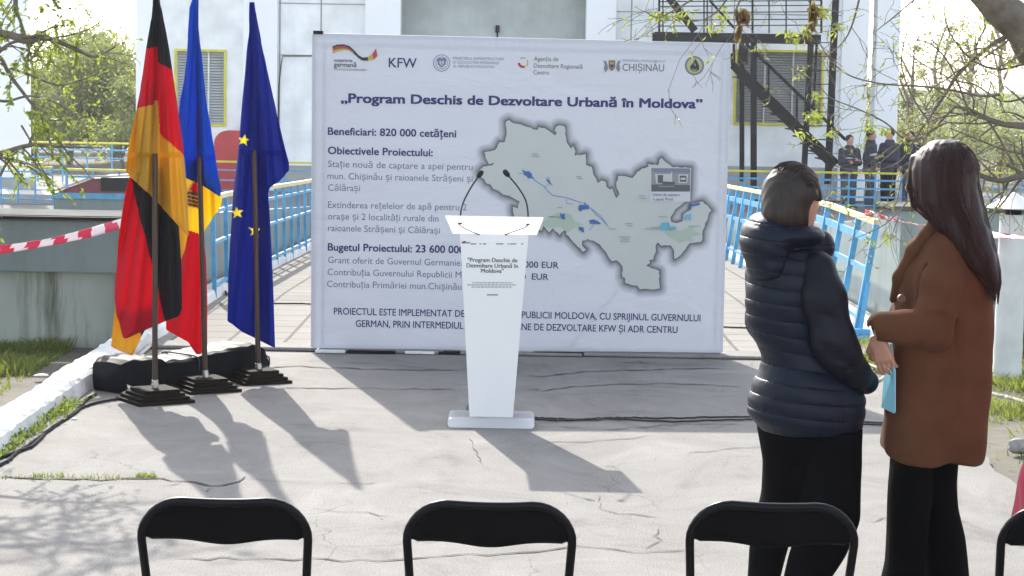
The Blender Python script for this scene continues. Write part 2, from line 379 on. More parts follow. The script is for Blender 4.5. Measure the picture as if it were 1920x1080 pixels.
# cracks as thin dirt-filled strips
def crack(pts_px, wpx=2.0, seed=0):
    r = random.Random(seed); P = [gnd(x, y, .004) for x, y in pts_px]; out = []
    for a, b in zip(P[:-1], P[1:]):
        n = max(2, int((b - a).length / .06))
        for i in range(n):
            q = a.lerp(b, i / n); out.append(q + Vector((r.uniform(-.012, .012), r.uniform(-.03, .03), 0)))
    out.append(P[-1]); V = []; n = len(out)
    for i, q in enumerate(out):
        d = out[min(i+1, n-1)] - out[max(i-1, 0)]; s_ = Vector((-d.y, d.x, 0)).normalized()
        w_ = wpx * .0016 * r.uniform(.3, 1.2) * (1.0 if 0 < i < n - 1 else .1) * (1 + 2.2 * abs(s_.y))
        V += [q + s_ * w_, q - s_ * w_]
    return V, [(2*i, 2*i+1, 2*i+3, 2*i+2) for i in range(n-1)]
mb = MB()
for i, (pts, wd) in enumerate([
    ([(0, 892), (80, 897), (190, 899), (300, 897), (345, 902), (395, 912), (445, 902), (460, 892)], 3.0), ([(300, 912), (345, 903)], 1.5), ([(385, 925), (400, 912)], 2),
    ([(330, 1047), (420, 1046), (520, 1047), (640, 1049), (780, 1048), (880, 1040), (1000, 1033), (1080, 1025), (1150, 1032), (1230, 1036), (1290, 1030)], 1.6),
    ([(500, 688), (560, 686), (640, 690), (700, 692), (860, 694)], 3.2), ([(520, 728), (640, 727), (780, 729), (860, 731)], 2.4), ([(985, 703), (1020, 706), (1100, 696), (1200, 693), (1360, 690)], 3),
    ([(990, 730), (1010, 728), (1012, 733), (1100, 722), (1240, 718), (1390, 724)], 2), ([(1050, 800), (1150, 805), (1260, 796), (1395, 795)], 1.4), ([(1020, 830), (1120, 826), (1230, 816)], 1.3),
    ([(880, 820), (890, 845), (905, 870)], 1.2), ([(1120, 925), (1130, 955), (1180, 965), (1240, 970)], 1.2), ([(1235, 990), (1228, 1005), (1240, 1012), (1210, 1030)], 1.2), ([(600, 905), (680, 905), (705, 903)], 1),
    ([(1290, 850), (1400, 838), (1435, 836)], 1.1), ([(580, 950), (660, 960), (740, 968)], .8), ([(1160, 678), (1220, 682), (1200, 676), (1170, 680)], 2.0), ([(1620, 980), (1700, 960)], 1.2)]):
    mb.add(*crack(pts, wd, i))
tag(mb.build("ground_cracks", MAT['crack']), kind='structure')

# ------------------------------------------------------------------ white kerb
def kerb():
    ys = np.concatenate([np.arange(8.6, 15, .12), np.arange(15, 34, .4)]); prof = [(-.20, -.02), (-.195, .075), (-.175, .108), (-.10, .112), (-.02, .108), (.0, .085), (.012, -.02)]
    V = []; k = len(prof)
    for j, y in enumerate(ys):
        near = y < 14.6
        wz = walk_z(y); lump = .007 * math.sin(y * 3.1) + .006 * math.sin(y * 7.3 + 2)
        for i, (px_, pz) in enumerate(prof):
            s_ = 1.0 if near else .8
            V.append((-2.51 + px_ * s_ + rng.normal(0, .004) + lump * .5, y, wz + pz * s_ + (rng.normal(0, .0035) + lump * .5 if 0 < i < k - 1 else 0)))
    F = [(j*k+i, j*k+i+1, (j+1)*k+i+1, (j+1)*k+i) for j in range(len(ys)-1) for i in range(k-1)] + [tuple(range(k))]
    return tag(mesh_obj("kerb", V, F, MAT['whitewash']), "lumpy whitewashed kerb along the left edge of the concrete apron and walkway", "kerb")
kerb()
V = []; ys = np.arange(15.2, 34, .4)
for y in ys:
    for x_, z_ in ((2.66, -.02), (2.68, .09), (2.86, .09), (2.88, -.02)): V.append((x_ + rng.normal(0, .006), y, walk_z(y) + z_ + (rng.normal(0, .005) if z_ > 0 else 0)))
tag(mesh_obj("kerb", V, [(j*4+i, j*4+i+1, (j+1)*4+i+1, (j+1)*4+i) for j in range(len(ys)-1) for i in range(3)] + [(3, 2, 1, 0)], MAT['whitewash'], smooth=True),
    "narrow whitewashed kerb under the blue railing right of the banner", "kerb")

# ------------------------------------------------------------------ basin walls
MAT['coping'] = M('weathered_coping', (.11, .115, .11), .9, .3, 4, spec=.05)
def left_wall():
    y0 = 14.75
    root = empty("basin_wall", (-6, y0, 0), "stained grey concrete basin wall with grey metal cladding, left of the flags", "wall")
    o = root.location
    mb = MB(); mb.box((-12, y0, -.05), (-2.76, y0 + .35, .50)); mb.box((-3.06, y0 + .352, -.9), (-2.76, 40, -.3))
    mb.build("concrete_base", MAT['wall_conc'], root, o)
    mb = MB(); x = -12.0
    while x < -2.72:
        mb.box((x, y0 - .10, .505), (min(x + 1.18, -2.66), y0 - .06, .86)); x += 1.19
    Y = [14.66, 17, 20, 24, 29, 34, 40]
    for a, b in zip(Y[:-1], Y[1:]):
        za = np.interp(a, [14.6, 20, 29, 40], [.86, .60, .12, -.25]); zb = np.interp(b, [14.6, 20, 29, 40], [.86, .60, .12, -.25])
        mb.add([(-2.70, a + .01, -.7), (-2.70, b, -.7), (-2.70, b, zb), (-2.70, a + .01, za), (-2.74, a + .01, -.7), (-2.74, b, -.7), (-2.74, b, zb), (-2.74, a + .01, za)],
               [(0,1,2,3),(7,6,5,4),(3,2,6,7),(0,3,7,4),(1,5,6,2)])
    mb.build("metal_cladding", MAT['wall_grey'], root, o, bevel=.004)
    mb = MB(); mb.box((-12, y0 - .14, .865), (-2.62, y0 + .5, .90)); mb.build("coping", MAT['coping'], root, o, bevel=.006)
    mb = MB(); mb.box((-12, y0 - .16, .872), (-2.62, y0 - .142, .892)); mb.build("coping_edge_strip", MAT['steel'], root, o)
left_wall()
def right_wall():
    y0 = 16.3
    root = empty("basin_wall", (6, y0, 0), "grey green panelled basin wall behind the white pillar, right of the banner", "wall"); o = root.location
    mb = MB(); mb.box((3.0, y0, -.05), (13, y0 + .3, .12)); mb.build("concrete_base", MAT['wall_conc'], root, o)
    mb = MB(); x = 2.96
    while x < 13:
        mb.box((x, y0 - .03, .123), (x + .86, y0 + .02, .94)); x += .868
    Y = [16.32, 18, 20, 24, 29, 34, 40]
    f = lambda y: float(np.interp(y, [16.3, 20, 25, 30, 40], [.90, .60, .28, .0, -.3]))
    for a, b in zip(Y[:-1], Y[1:]):
        mb.add([(2.98, a, -.75), (2.98, b, -.75), (2.98, b, f(b)), (2.98, a, f(a)), (3.03, a, -.75), (3.03, b, -.75), (3.03, b, f(b)), (3.03, a, f(a))],
               [(3,2,1,0),(4,5,6,7),(3,7,6,2),(0,4,7,3),(1,2,6,5)])
    mb.build("wall_panels", MAT['wall_right'], root, o, bevel=.005)
    mb = MB(); mb.box((2.9, y0 - .06, .943), (13, y0 + .6, .975)); mb.build("coping", MAT['coping'], root, o, bevel=.006)
right_wall()
# ------------------------------------------------------------------ lettering
_tc = {}
CAPH = .727
def text_geo(s, bold=0.0):
    """flat outline mesh of a line of text: verts (x, y), faces, width, cap height"""
    k = (s, bold)
    if k in _tc: return _tc[k]
    cu = bpy.data.curves.new("lettering", 'FONT'); cu.body = s; cu.size = 1.0; cu.offset = bold; cu.resolution_u = 3
    
    ob = bpy.data.objects.new("lettering", cu); COL.objects.link(ob)
    dg = bpy.context.evaluated_depsgraph_get(); me = bpy.data.meshes.new_from_object(ob.evaluated_get(dg))
    V = np.array([v.co[:2] for v in me.vertices]); F = [tuple(p.vertices) for p in me.polygons]
    bpy.data.objects.remove(ob); bpy.data.curves.remove(cu); bpy.data.meshes.remove(me)
    V /= CAPH / .727; V[:, 0] -= V[:, 0].min(); _tc[k] = (V, F, V[:, 0].max()); return _tc[k]

CAPH = float(text_geo('H')[0][:, 1].max()); _tc.clear()
# ------------------------------------------------------------------ banner
B0 = gnd(586.5, 652, .032); B1 = gnd(1352, 661, .032)
BU = (B1 - B0).normalized(); BN = Vector((BU.y, -BU.x, 0)).normalized()     # faces the camera
def bp(x, y, off=0.0):
    return plane_hit(x, y, B0 + BN * 0, BN) + BN * off
banner = empty("banner", ((B0 + B1) / 2).to_tuple()[:2] + (0,), "large white project banner with a grey district map and blue lettering, behind the lectern", "banner")
BO = banner.location.copy()
TL, TR, BL, BR = bp(589, 63), bp(1367, 82), bp(586.5, 652), bp(1352, 661)
N = 40; V = []
for j in range(N + 1):
    for i in range(N + 1):
        a, b = i / N, j / N
        V.append(BL.lerp(BR, a).lerp(TL.lerp(TR, a), b))
F = [(j*(N+1)+i, j*(N+1)+i+1, (j+1)*(N+1)+i+1, (j+1)*(N+1)+i) for j in range(N) for i in range(N)]
sheet = mesh_obj("banner_sheet", V, F, MAT['vinyl'], banner, BO)
mb = MB()
back = -BN * .018; T = .010
for a, b in ((TL, TR), (BL, BR), (TL, BL), (TR, BR)):
    mb.bar(a + back, b + back, T, .03, up=BN if abs((b - a).normalized().z) < .5 else BU)
mb.build("banner_hem", MAT['white_p'], banner, BO, bevel=.004)
mb = MB()
def bl(u, v, off): return BL.lerp(BR, u).lerp(TL.lerp(TR, u), v) + BN * off
for u in (.02, .98): mb.tube([bl(u, 0, -.06), bl(u, .995, -.06)], .014)
for v in (.02, .985): mb.tube([bl(.01, v, -.06), bl(.99, v, -.06)], .014)
mb.tube([bl(.60, .02, -.12), bl(.79, .33, -.12)], .012)
mb.build("banner_frame", MAT['steel'], banner, BO, smooth=True)
mb = MB()
for x0, x1 in ((652, 742), (822, 864), (1000, 1128), (1204, 1300)):
    a, b = bp(x0, 655), bp(x1, 657)
    mb.box((a.x, a.y - .05, .004), (b.x, a.y + .16, .024))
build_each(mb, "foot_plate", MAT['steel'], banner, BO, bevel=.004)
mb = MB()  # white blocks in place of sunlit ground showing through gaps under the banner
for x0, x1 in ((592, 648), (760, 815), (968, 998), (1130, 1200), (1304, 1346)):
    a, b = bp(x0, 655), bp(x1, 657)
    mb.box((a.x, a.y - .06, .004), (b.x, a.y + .10, .022))
build_each(mb, "gap_light_block", MAT['whitewash'], banner, BO, bevel=.004)
# dark clamp on the left top corner
mb = MB(); c = bp(597, 63); mb.box((c.x - .035, c.y - .01, c.z - .004), (c.x + .03, c.y + .05, c.z + .02)); mb.build("corner_clamp", MAT['steel'], banner, BO, bevel=.003)

def btext(s, xl, xr, yl, yr, cap, mat='navy', bold=.0, frac=None, off=.002, name="text_line"):
    V, F, W = text_geo(s)
    if frac: W = text_geo(frac)[2]
    a, b = bp(xl, yl), bp(xr, yr); sc_px = (b - a).length / W; capm = cap * (b - a).length / math.hypot(xr - xl, yr - yl)
    sh = [(0, 0)] if bold <= .005 else [(bold * u, bold * v) for u, v in ((1, .8), (-1, .8), (1, -.8), (-1, -.8), (0, 0))]
    P, F0, F = [], F, []
    for q, (dx, dy) in enumerate(sh):
        n = len(P); P += [a + (b - a) * ((x + dx) / W) + Vector((0, 0, 1)) * ((y + dy) / .727 * capm) + BN * (off + q * .0002) for x, y in V]; F += [tuple(i + n for i in f) for f in F0]
    return mesh_obj(name, P, F, MAT[mat], banner, BO)
B_ = .019
btext("„Program Deschis de Dezvoltare Urbană în Moldova”", 640, 1316, 192, 203, 16.5, 'navy', B_ * 1.9)
btext("Beneficiari: 820 000 cetățeni", 615, 855, 252.5, 257.5, 13.5, 'navy', B_ * 1.2)
btext("Obiectivele Proiectului:", 615, 811, 288.5, 293, 13.5, 'navy', B_ * 1.2)
btext("Stație nouă de captare a apei pentru", 615, 886, 313, 319, 12, 'text', -.004)
btext("mun. Chișinău și raioanele Strășeni și", 614, 886, 335.5, 341, 12, 'text', -.004)
btext("Călărași", 615, 675, 357.5, 358.5, 12, 'text', -.004)
btext("Extinderea rețelelor de apă pentru 2", 615, 875, 389.5, 394.5, 12, 'text', -.004)
btext("orașe și 2 localități rurale din", 615, 822, 411, 415.5, 12, 'text', -.004)
btext("raioanele Strășeni și Călărași", 615, 825, 433, 438, 12, 'text', -.004)
btext("Bugetul Proiectului: 23 600 000 EUR", 615, 860, 469.5, 474.5, 13.5, 'navy', B_ * 1.2, frac="Bugetul Proiectului: 23 600 00")
btext("Grant oferit de Guvernul Germaniei", 615, 863, 493, 498.5, 12, 'text', -.002, frac="Grant oferit de Guvernul Germanie")
btext("0 000 EUR", 969, 1047, 501, 503, 11.5, 'navy', B_ * .6)
btext("Contribuția Guvernului Republicii Moldova", 614, 865, 515.5, 521, 12, 'text', -.002, frac="Contribuția Guvernului Republicii M")
btext("000  EUR", 960, 1028, 523, 525, 11.5, 'navy', B_ * .6)
btext("Contribuția Primăriei mun.Chișinău", 613, 865, 538, 543.5, 12, 'text', -.002)
btext("PROIECTUL ESTE IMPLEMENTAT DE GUVERNUL REPUBLICII MOLDOVA, CU SPRIJINUL GUVERNULUI", 626, 1313, 589.5, 602.5, 12.5, 'navy', B_ * .55)
btext("GERMAN, PRIN INTERMEDIUL BĂNCII GERMANE DE DEZVOLTARE KFW ȘI ADR CENTRU", 667, 1270, 612.5, 624.5, 12.5, 'navy', B_ * .55)

# logos --------------------------------------------------------------
def poly_obj(name, polys, parent, rel, fn, off):
    """polys: list of (material key, [(px,py)...]); each laid a hair in front of the one before"""
    mb = MB(); mats = []
    for i, (mk, pts) in enumerate(polys):
        if mk not in mats: mats.append(mk)
        mb.mi = mats.index(mk); mb.add([fn(x, y, off + i * .0004) for x, y in pts], [tuple(range(len(pts)))])
    return mesh_obj(name, mb.V, mb.F, [MAT[k] for k in mats], parent, rel, mb.M)
def blogo(polys, name="logo", off=.0025): return poly_obj(name, polys, banner, BO, bp, off)
def circ(cx, cy, r, n=24, sy=1.0): return [(cx + r*math.cos(2*math.pi*i/n), cy - sy*r*math.sin(2*math.pi*i/n)) for i in range(n)]
def strip(top, bot): return top + bot[::-1]
rib_t = [(623, 87), (632, 83.5), (645, 83), (655, 86), (664, 94), (672, 103), (680, 108), (690, 107), (698, 101), (705, 91)]
rib_m1 = [(624, 90), (633, 87), (645, 86.5), (654, 90), (663, 97), (671, 106), (679, 111), (690, 110), (699, 105), (706, 95)]
rib_m2 = [(624, 95), (634, 92), (645, 91), (654, 92.5), (662, 98.5), (671, 107), (679, 112), (690, 112), (700, 108.5), (708, 101)]
rib_b = [(624, 101), (634, 96), (645, 94), (653, 94), (662, 99.5), (671, 108), (679, 113.5), (690, 114), (701, 111.5), (708, 105)]
blogo([('blk_p', strip(rib_t, rib_m1)), ('red_p', strip(rib_m1[:5], rib_m2[:5])), ('gold_p', strip(rib_m2[:5], rib_b[:5])), ('blk_p', strip(rib_m1[4:8], rib_b[4:8])),
       ('gold_p', strip(rib_t[7:9], rib_b[7:9])), ('red_p', strip(rib_t[8:], rib_b[8:]))])
btext("cooperarea", 626, 661, 115.5, 116.3, 6.2, 'ink', .02); btext("germană", 626, 668, 125, 126, 8.5, 'ink', .02)
btext("DEUTSCHE ZUSAMMENARBEIT", 627, 688, 131.5, 133, 3.4, 'ink_l', .01)
btext("KFW", 729, 781, 126, 127, 17.5, 'navy', .012)
blogo([('ink_seal', circ(828, 118, 16)), ('white_p', circ(828, 118, 14.6)), ('ink_seal', circ(828, 118, 11.5)), ('white_p', circ(828, 118, 10.6)),
       ('ink_seal', [(819, 111), (825, 108), (828, 110), (831, 108), (837, 111), (835, 121), (828, 127), (821, 121)]), ('white_p', [(824, 114), (832, 114), (832, 119), (828, 124), (824, 119)]),
       ('ink_seal', [(827, 114), (829, 114), (829, 122), (827, 122)])])
btext("MINISTERUL INFRASTRUCTURII", 849, 944, 111.5, 113, 5, 'textl', .004); btext("ȘI DEZVOLTĂRII REGIONALE", 849, 936, 119, 120.5, 5, 'textl', .004); btext("AL REPUBLICII MOLDOVA", 849, 927, 126.5, 128, 5, 'textl', .004)
def arc(cx, cy, r0, r1, a0, a1, n=10):
    t = [R(a0 + (a1 - a0) * i / n) for i in range(n + 1)]
    return [(cx + r1*math.cos(a), cy - r1*math.sin(a)) for a in t] + [(cx + r0*math.cos(a), cy - r0*math.sin(a)) for a in t[::-1]]
blogo([('red_p', arc(981, 117, 6, 10.5, 185, 290)), ('gold_p', arc(981, 117, 7.5, 9.5, -60, 30)), ('textl', arc(981, 117, 8, 9.5, 60, 130))])
btext("Agenția de", 1001, 1047, 114, 115, 8, 'ink', .004); btext("Dezvoltare Regională", 1001, 1092, 127, 129, 8, 'ink', .004); btext("Centru", 1000, 1029, 139.5, 140, 8, 'ink', .004)
blogo([('textl', [(1131, 113), (1137, 115), (1139, 121), (1140, 129), (1135, 136), (1132, 128), (1134, 121)]), ('textl', [(1164, 113), (1158, 115), (1156, 121), (1155, 129), (1160, 136), (1163, 128), (1161, 121)]),
       ('brown_p', [(1141, 113), (1153.5, 113), (1153.5, 126), (1150, 131), (1147, 133), (1144, 131), (1141, 126)]), ('gold_p', [(1144, 117), (1150.5, 117), (1150.5, 120), (1144, 120)]), ('navy', [(1144, 122), (1150.5, 122), (1147, 128)])])
btext("CHIȘINĂU", 1167, 1245, 132.5, 134, 13, 'ink', .0); btext("PRIMĂRIA MUNICIPIULUI", 1168, 1247, 115.5, 117, 4.2, 'textl', .0)
blogo([('ink_l', circ(1302, 123, 18)), ('ink', arc(1302, 123, 16.3, 17.4, 0, 359, 30)), ('yel_p', circ(1302, 123, 13.8)),
       ('blk_p', [(1304, 110), (1308, 117), (1311, 124), (1311, 130), (1306, 134), (1299, 134), (1294, 130), (1294, 124), (1299, 118)]), ('ink_l', [(1303, 118), (1305, 121), (1303, 125), (1301, 121)]), ('yel_p', arc(1302, 127, 4, 5.4, 200, 330))])

# map ----------------------------------------------------------------
MAP = [(948.5,227.8),(954,225),(961.5,230.5),(976,233),(989,238),(1000,242.6),(1007.8,243.5),(1010.5,238),(1020.7,239.8),(1028,244.4),(1033.7,248.5),(1041,253.7),(1043.9,249),(1039.6,244.4),(1043,237),(1048.5,235),(1058.7,237),(1059.6,251.8),(1062.4,266.7),(1070.7,278.7),(1074.4,273),(1079,283),(1077,291.7),(1087.4,290.7),(1098.5,288.5),(1098.5,308.3),(1109.6,313),(1113,327.8),(1117.8,335),(1120.7,343),(1128,338),(1136,341),(1137,350),(1143,355),(1148,353),(1151,361.8),(1155.5,371.4),(1160.7,364.8),(1157,354.4),(1155.5,348.5),(1158.5,330),(1169.6,330),(1186,333.7),(1191.8,327),(1194.8,321.8),(1203.7,316),(1215.5,312),(1216,307),(1233.3,310),(1236,299.6),(1240.7,296),(1246.6,302.6),(1260,313),(1295.5,314.4),(1294,359),(1292.5,375),(1282,380),(1266,393),(1257,407.7),(1259,416.6),(1268.8,418),(1280,414.4),(1281.4,401.8),(1291,396),(1294,382.5),(1310,379),(1317.7,377.4),(1334,394.4),(1328.8,400),(1325,415),(1319,429),(1317.5,433),(1316.5,451),(1312.4,454),(1293,456),(1285,467.5),(1277,477.6),(1264.7,485.8),(1262.6,467.5),(1257.6,460),(1240,461),(1233,454),(1229,463.4),(1230,471.6),(1226,479.7),(1225,486.8),(1217,487.8),(1219,493),(1211,498),(1222,503),(1236,508),(1236,528),(1237,540.6),(1228,542.6),(1214,541.6),(1199.7,542.6),(1194.6,535.5),(1183.4,534.5),(1172,530.5),(1172,521),(1167,519),(1167,500),(1163,494),(1156,487.8),(1147,490),(1142,483.7),(1136.7,473.6),(1127.6,463.4),(1120.5,456),(1112,451),(1102,448),(1092,451),(1091,459.4),(1099,467.5),(1094,472.6),(1090,469.5),(1061.6,440),(1059.5,428),(1052.4,436),(1049.4,441),(1037,428),(1030,436),(1025,431),(1019,423),(1015,433),(990,420),(965,410),(961.5,396),(961.5,387),(970.7,390.7),(974.4,377.8),(959.6,370),(943,364.8),(933.7,357.4),(924.4,353.7),(919.8,346),(911.5,343.5),(907.8,336),(899,330),(897.6,322),(906.9,312),(922.6,310),(927,305.6),(917,308.3),(913,301),(907.8,286),(928,281.5),(936.5,266.7),(945.7,266.7),(950,251.8)]
rj = random.Random(3); M2 = []
for (x0, y0), (x1, y1) in zip(MAP, MAP[1:] + MAP[:1]):
    M2.append((x0, y0)); L = math.hypot(x1 - x0, y1 - y0); n = int(L / 5)
    for i in range(1, n): M2.append((x0 + (x1-x0)*i/n + rj.uniform(-1.1, 1.1), y0 + (y1-y0)*i/n + rj.uniform(-1.1, 1.1)))
def seg_dist(px_, py_, poly):
    d = np.full(px_.shape, 1e9); ins = np.zeros(px_.shape, bool)
    for (x0, y0), (x1, y1) in zip(poly, poly[1:] + poly[:1]):
        ex, ey = x1 - x0, y1 - y0; t = np.clip(((px_ - x0)*ex + (py_ - y0)*ey) / (ex*ex + ey*ey + 1e-9), 0, 1)
        d = np.minimum(d, np.hypot(px_ - x0 - t*ex, py_ - y0 - t*ey))
        c = ((y0 > py_) != (y1 > py_)) & (px_ < (x1 - x0) * (py_ - y0) / (y1 - y0 + 1e-12) + x0); ins ^= c
    return d, ins
# printed dark halo round the map: fine grid, ink density fades outwards
xs = np.arange(876, 1362, 2.2); ysn = np.arange(206, 566, 2.2); GX, GY = np.meshgrid(xs, ysn)
D, INS = seg_dist(GX, GY, MAP)
ink = np.where(INS, 1.0, np.clip(1 - D / 15.5, 0, 1) ** 1.6)
keep = (INS & (D < 5)) | (~INS & (D < 15.5))
idx = -np.ones(GX.shape, int); V = []; cols = []
white = np.array([.51, .533, .59]); dark = np.array([.035, .035, .042])
for j, i in zip(*np.nonzero(keep)):
    idx[j, i] = len(V); V.append(bp(GX[j, i], GY[j, i], .0012)); cols.append(np.append(white * (1 - .97*ink[j, i]) + dark * .97*ink[j, i], 1))
F = [tuple(int(q) for q in (idx[j, i], idx[j, i+1], idx[j+1, i+1], idx[j+1, i])) for j in range(len(ysn)-1) for i in range(len(xs)-1)
     if min(idx[j, i], idx[j, i+1], idx[j+1, i+1], idx[j+1, i]) >= 0]
halo = mesh_obj("map_halo", V, F, MAT['printed'], banner, BO)
ca = halo.data.color_attributes.new("print", 'FLOAT_COLOR', 'POINT'); ca.data.foreach_set('color', np.array(cols, dtype=np.float32).ravel())
district = mesh_obj("district_map", [bp(x, y, .0022) for x, y in M2], [tuple(range(len(M2)))], MAT['mapfill'], banner, BO)
def line(pts, w_):
    t, b = [], []
    for i, p in enumerate(pts):
        q0, q1 = pts[max(i-1, 0)], pts[min(i+1, len(pts)-1)]; dx, dy = q1[0]-q0[0], q1[1]-q0[1]; L = math.hypot(dx, dy) + 1e-9
        t.append((p[0] - dy/L*w_, p[1] + dx/L*w_)); b.append((p[0] + dy/L*w_, p[1] - dx/L*w_))
    return t + b[::-1]
def blob(cx, cy, rx, ry, seed, n=14):
    r = random.Random(seed); return [(cx + rx*r.uniform(.45, 1.1)*math.cos(2*math.pi*i/n), cy + ry*r.uniform(.45, 1.1)*math.sin(2*math.pi*i/n)) for i in range(n)]
water = [('green_p', blob(1055, 415, 45, 22, 1)), ('green_p', blob(1280, 440, 35, 18, 2)),
  ('mapblue', [(979, 316), (984, 321), (992, 321), (998, 327), (997, 330), (1003, 335), (998, 334), (990, 335), (987, 330), (982, 328)]), ('mapblue', [(1028, 330), (1029, 336), (1032, 342), (1037, 349), (1030, 344), (1026, 340), (1023, 336), (1028, 337)]),
  ('mapline', line([(996, 333), (1008, 342), (1020, 349), (1028, 359), (1036, 366), (1046, 368), (1060, 370), (1076, 375), (1092, 381)], .8)), ('mapline', line([(1062, 373), (1062, 381), (1075, 383)], .6)), ('mapline', line([(1020, 352), (1030, 344)], .5)),
  ('mapline', line([(1096, 383), (1108, 391), (1118, 402), (1128, 410), (1138, 422)], .8)), ('mapline', line([(1110, 392), (1126, 404), (1140, 424)], .5)), ('mapline', line([(1104, 432), (1112, 424), (1110, 412)], .5)),
  ('mapblue', [(1086, 384), (1104, 384), (1104, 392), (1092, 393), (1088, 397), (1084, 392)]), ('mapblue', [(1093, 381), (1097, 379), (1100, 384)]), ('mapblue', [(1051, 399), (1055, 402), (1059, 400), (1059, 412), (1053, 410), (1050, 404)]),
  ('mapblue', [(1104, 413), (1112, 411), (1120, 414), (1128, 420), (1116, 420), (1106, 419)]), ('mapblue', [(1085, 425), (1094, 426), (1095, 436), (1090, 434), (1085, 430)]), ('mapteal', [(1241, 417), (1254, 417), (1256, 431), (1238, 431), (1238, 424)]), ('mapteal', blob(1262, 428, 10, 5, 8)),
  ('mapblue', [(1294, 382), (1312, 380), (1312, 384), (1297, 387), (1294, 396), (1292, 392)]), ('mapteal', [(1284, 402), (1296, 401), (1294, 413), (1287, 410), (1283, 414)])]
poly_obj("map_water", water, district, BO, bp, .003)
labs = []
for x, y, w_ in ((997, 288, 12), (998, 292, 14), (1080, 330, 10), (1082, 334, 11), (1197, 366, 12), (1199, 371, 12), (1172, 418, 14), (1176, 422, 10), (1044, 388, 10), (1160, 443, 22), (1164, 447, 16), (1162, 451, 18), (1210, 428, 26), (1220, 425, 18), (1234, 405, 16), (1290, 423, 22), (972, 324, 7), (1022, 332, 8), (1140, 428, 14)):
    labs.append(('maplab', [(x, y), (x + w_, y + .3), (x + w_, y + 1.7), (x, y + 1.4)]))
poly_obj("map_place_marks", labs, district, BO, bp, .0145)
card = poly_obj("photo_card", [('white_p', [(1219, 313), (1296, 314.5), (1294, 378), (1219, 377.5)]), ('ink_l', [(1221, 314.5), (1294.5, 315.5), (1293.5, 359), (1221, 359)]), ('mapfill', [(1228, 326), (1260, 326), (1260, 344), (1230, 344)]),
   ('textl', [(1222, 316), (1294, 317), (1294, 324), (1222, 322)]), ('ink', [(1221, 346), (1293.7, 347), (1293.5, 359), (1221, 359)]), ('white_p', [(1272, 327), (1290, 327), (1288, 343), (1272, 343)]), ('ink', [(1274, 329), (1287, 329), (1287, 341), (1274, 341)]), ('mapfill', [(1276, 333), (1285, 333), (1285, 337), (1276, 337)]),
   ('ink', [(1233, 328), (1243, 328), (1243, 343), (1233, 343)]), ('white_p', [(1258, 322), (1260, 322), (1260, 345), (1258, 345)]), ('ink', [(1243, 340), (1265, 341), (1265, 346), (1241, 346)]), ('textl', [(1234, 348), (1264, 348), (1264, 351), (1234, 351)])], banner, BO, bp, .0045)
for s_, y_, w_ in (("Uzina de captare", 367, 50), ("a apei Prut", 375.5, 38)):
    V_, F_, W_ = text_geo(s_)
    a = bp(1224, y_, .0125); 
    mesh_obj("caption", [bp(1224 + x / W_ * w_, y_ - y / .727 * 4.8, .0125) for x, y in V_], F_, MAT['ink'], card, BO)

# ------------------------------------------------------------------ lectern
LP = gnd(921, 796, 0)
lect = empty("lectern", LP, "tapered white acrylic lectern with two gooseneck microphones, in front of the banner", "lectern")
def trap(x0, x1, z0, X0, X1, z1, y0, y1, y0t=None, y1t=None):
    y0t = y0 if y0t is None else y0t; y1t = y1 if y1t is None else y1t
    return [(x0,y0,z0),(x1,y0,z0),(x1,y1,z0),(x0,y1,z0),(X0,y0t,z1),(X1,y0t,z1),(X1,y1t,z1),(X0,y1t,z1)]
BXF = [(0,3,2,1),(4,5,6,7),(0,1,5,4),(1,2,6,5),(2,3,7,6),(3,0,4,7)]
mb = MB(); mb.box((-.235, -.14, 0), (.235, .15, .055)); mb.build("base", MAT['acrylic'], lect, bevel=.018, seg=3)
mb = MB(); mb.add(trap(-.118, .118, .057, -.184, .184, 1.055, -.098, -.092, -.118, -.112), BXF); fp = mb.build("front_panel", MAT['panel'], lect, bevel=.0015)
mb = MB()
for s_ in (-1, 1):
    mb.add([(s_*x, y, z) for x, y, z in trap(.106, .114, .056, .170, .178, 1.052, -.0915, .10, -.1115, .13)], BXF)
mb.add(trap(-.105, .105, .056, -.169, .169, 1.00, .092, .10, .122, .13), BXF)
mb.build("side_panels", MAT['acrylic'], lect, bevel=.001)
tl = R(17)
def pl(x, y, z=0): return (x, y * math.cos(tl) + z * math.sin(tl), 1.145 - (y + .20) * math.sin(tl) + z * math.cos(tl))
mb = MB(); mb.add([pl(-.262, -.21), pl(.262, -.21), pl(.232, .19), pl(-.232, .19), pl(-.262, -.21, .008), pl(.262, -.21, .008), pl(.232, .19, .008), pl(-.232, .19, .008)], BXF)
mb.build("reading_top", MAT['acrylic'], lect, bevel=.003)
def ltext(s, xl, xr, y, cap, mat, bold=0, name="text_line"):
    V, F, W = text_geo(s); L0 = Vector((0, -.1, 0)) + LP
    # panel front: y = -.098 at z .057 to -.118 at z 1.055
    a = plane_hit(xl, y, LP + Vector((0, -.108, 0)), Vector((0, 1, 0))) - LP; b = plane_hit(xr, y + (xr-xl)*.012, LP + Vector((0, -.108, 0)), Vector((0, 1, 0))) - LP
    capm = cap * (b - a).length / (xr - xl)
    P, F0, F = [], F, []
    for i_, (dx, dy) in enumerate(((bold, .3*bold), (-bold, .3*bold), (bold, -.3*bold), (-bold, -.3*bold))):
        n = len(P); F += [tuple(i + n for i in f) for f in F0]
        for x, yv in V:
            q = a + (b - a) * ((x + dx) / W); z = q.z + (yv + dy) / .727 * capm; P.append((q.x, -.0990 - .0002 * i_ - .020 * (z - .057) / .998 , z))
    mesh_obj(name, P, F, MAT[mat], fp)
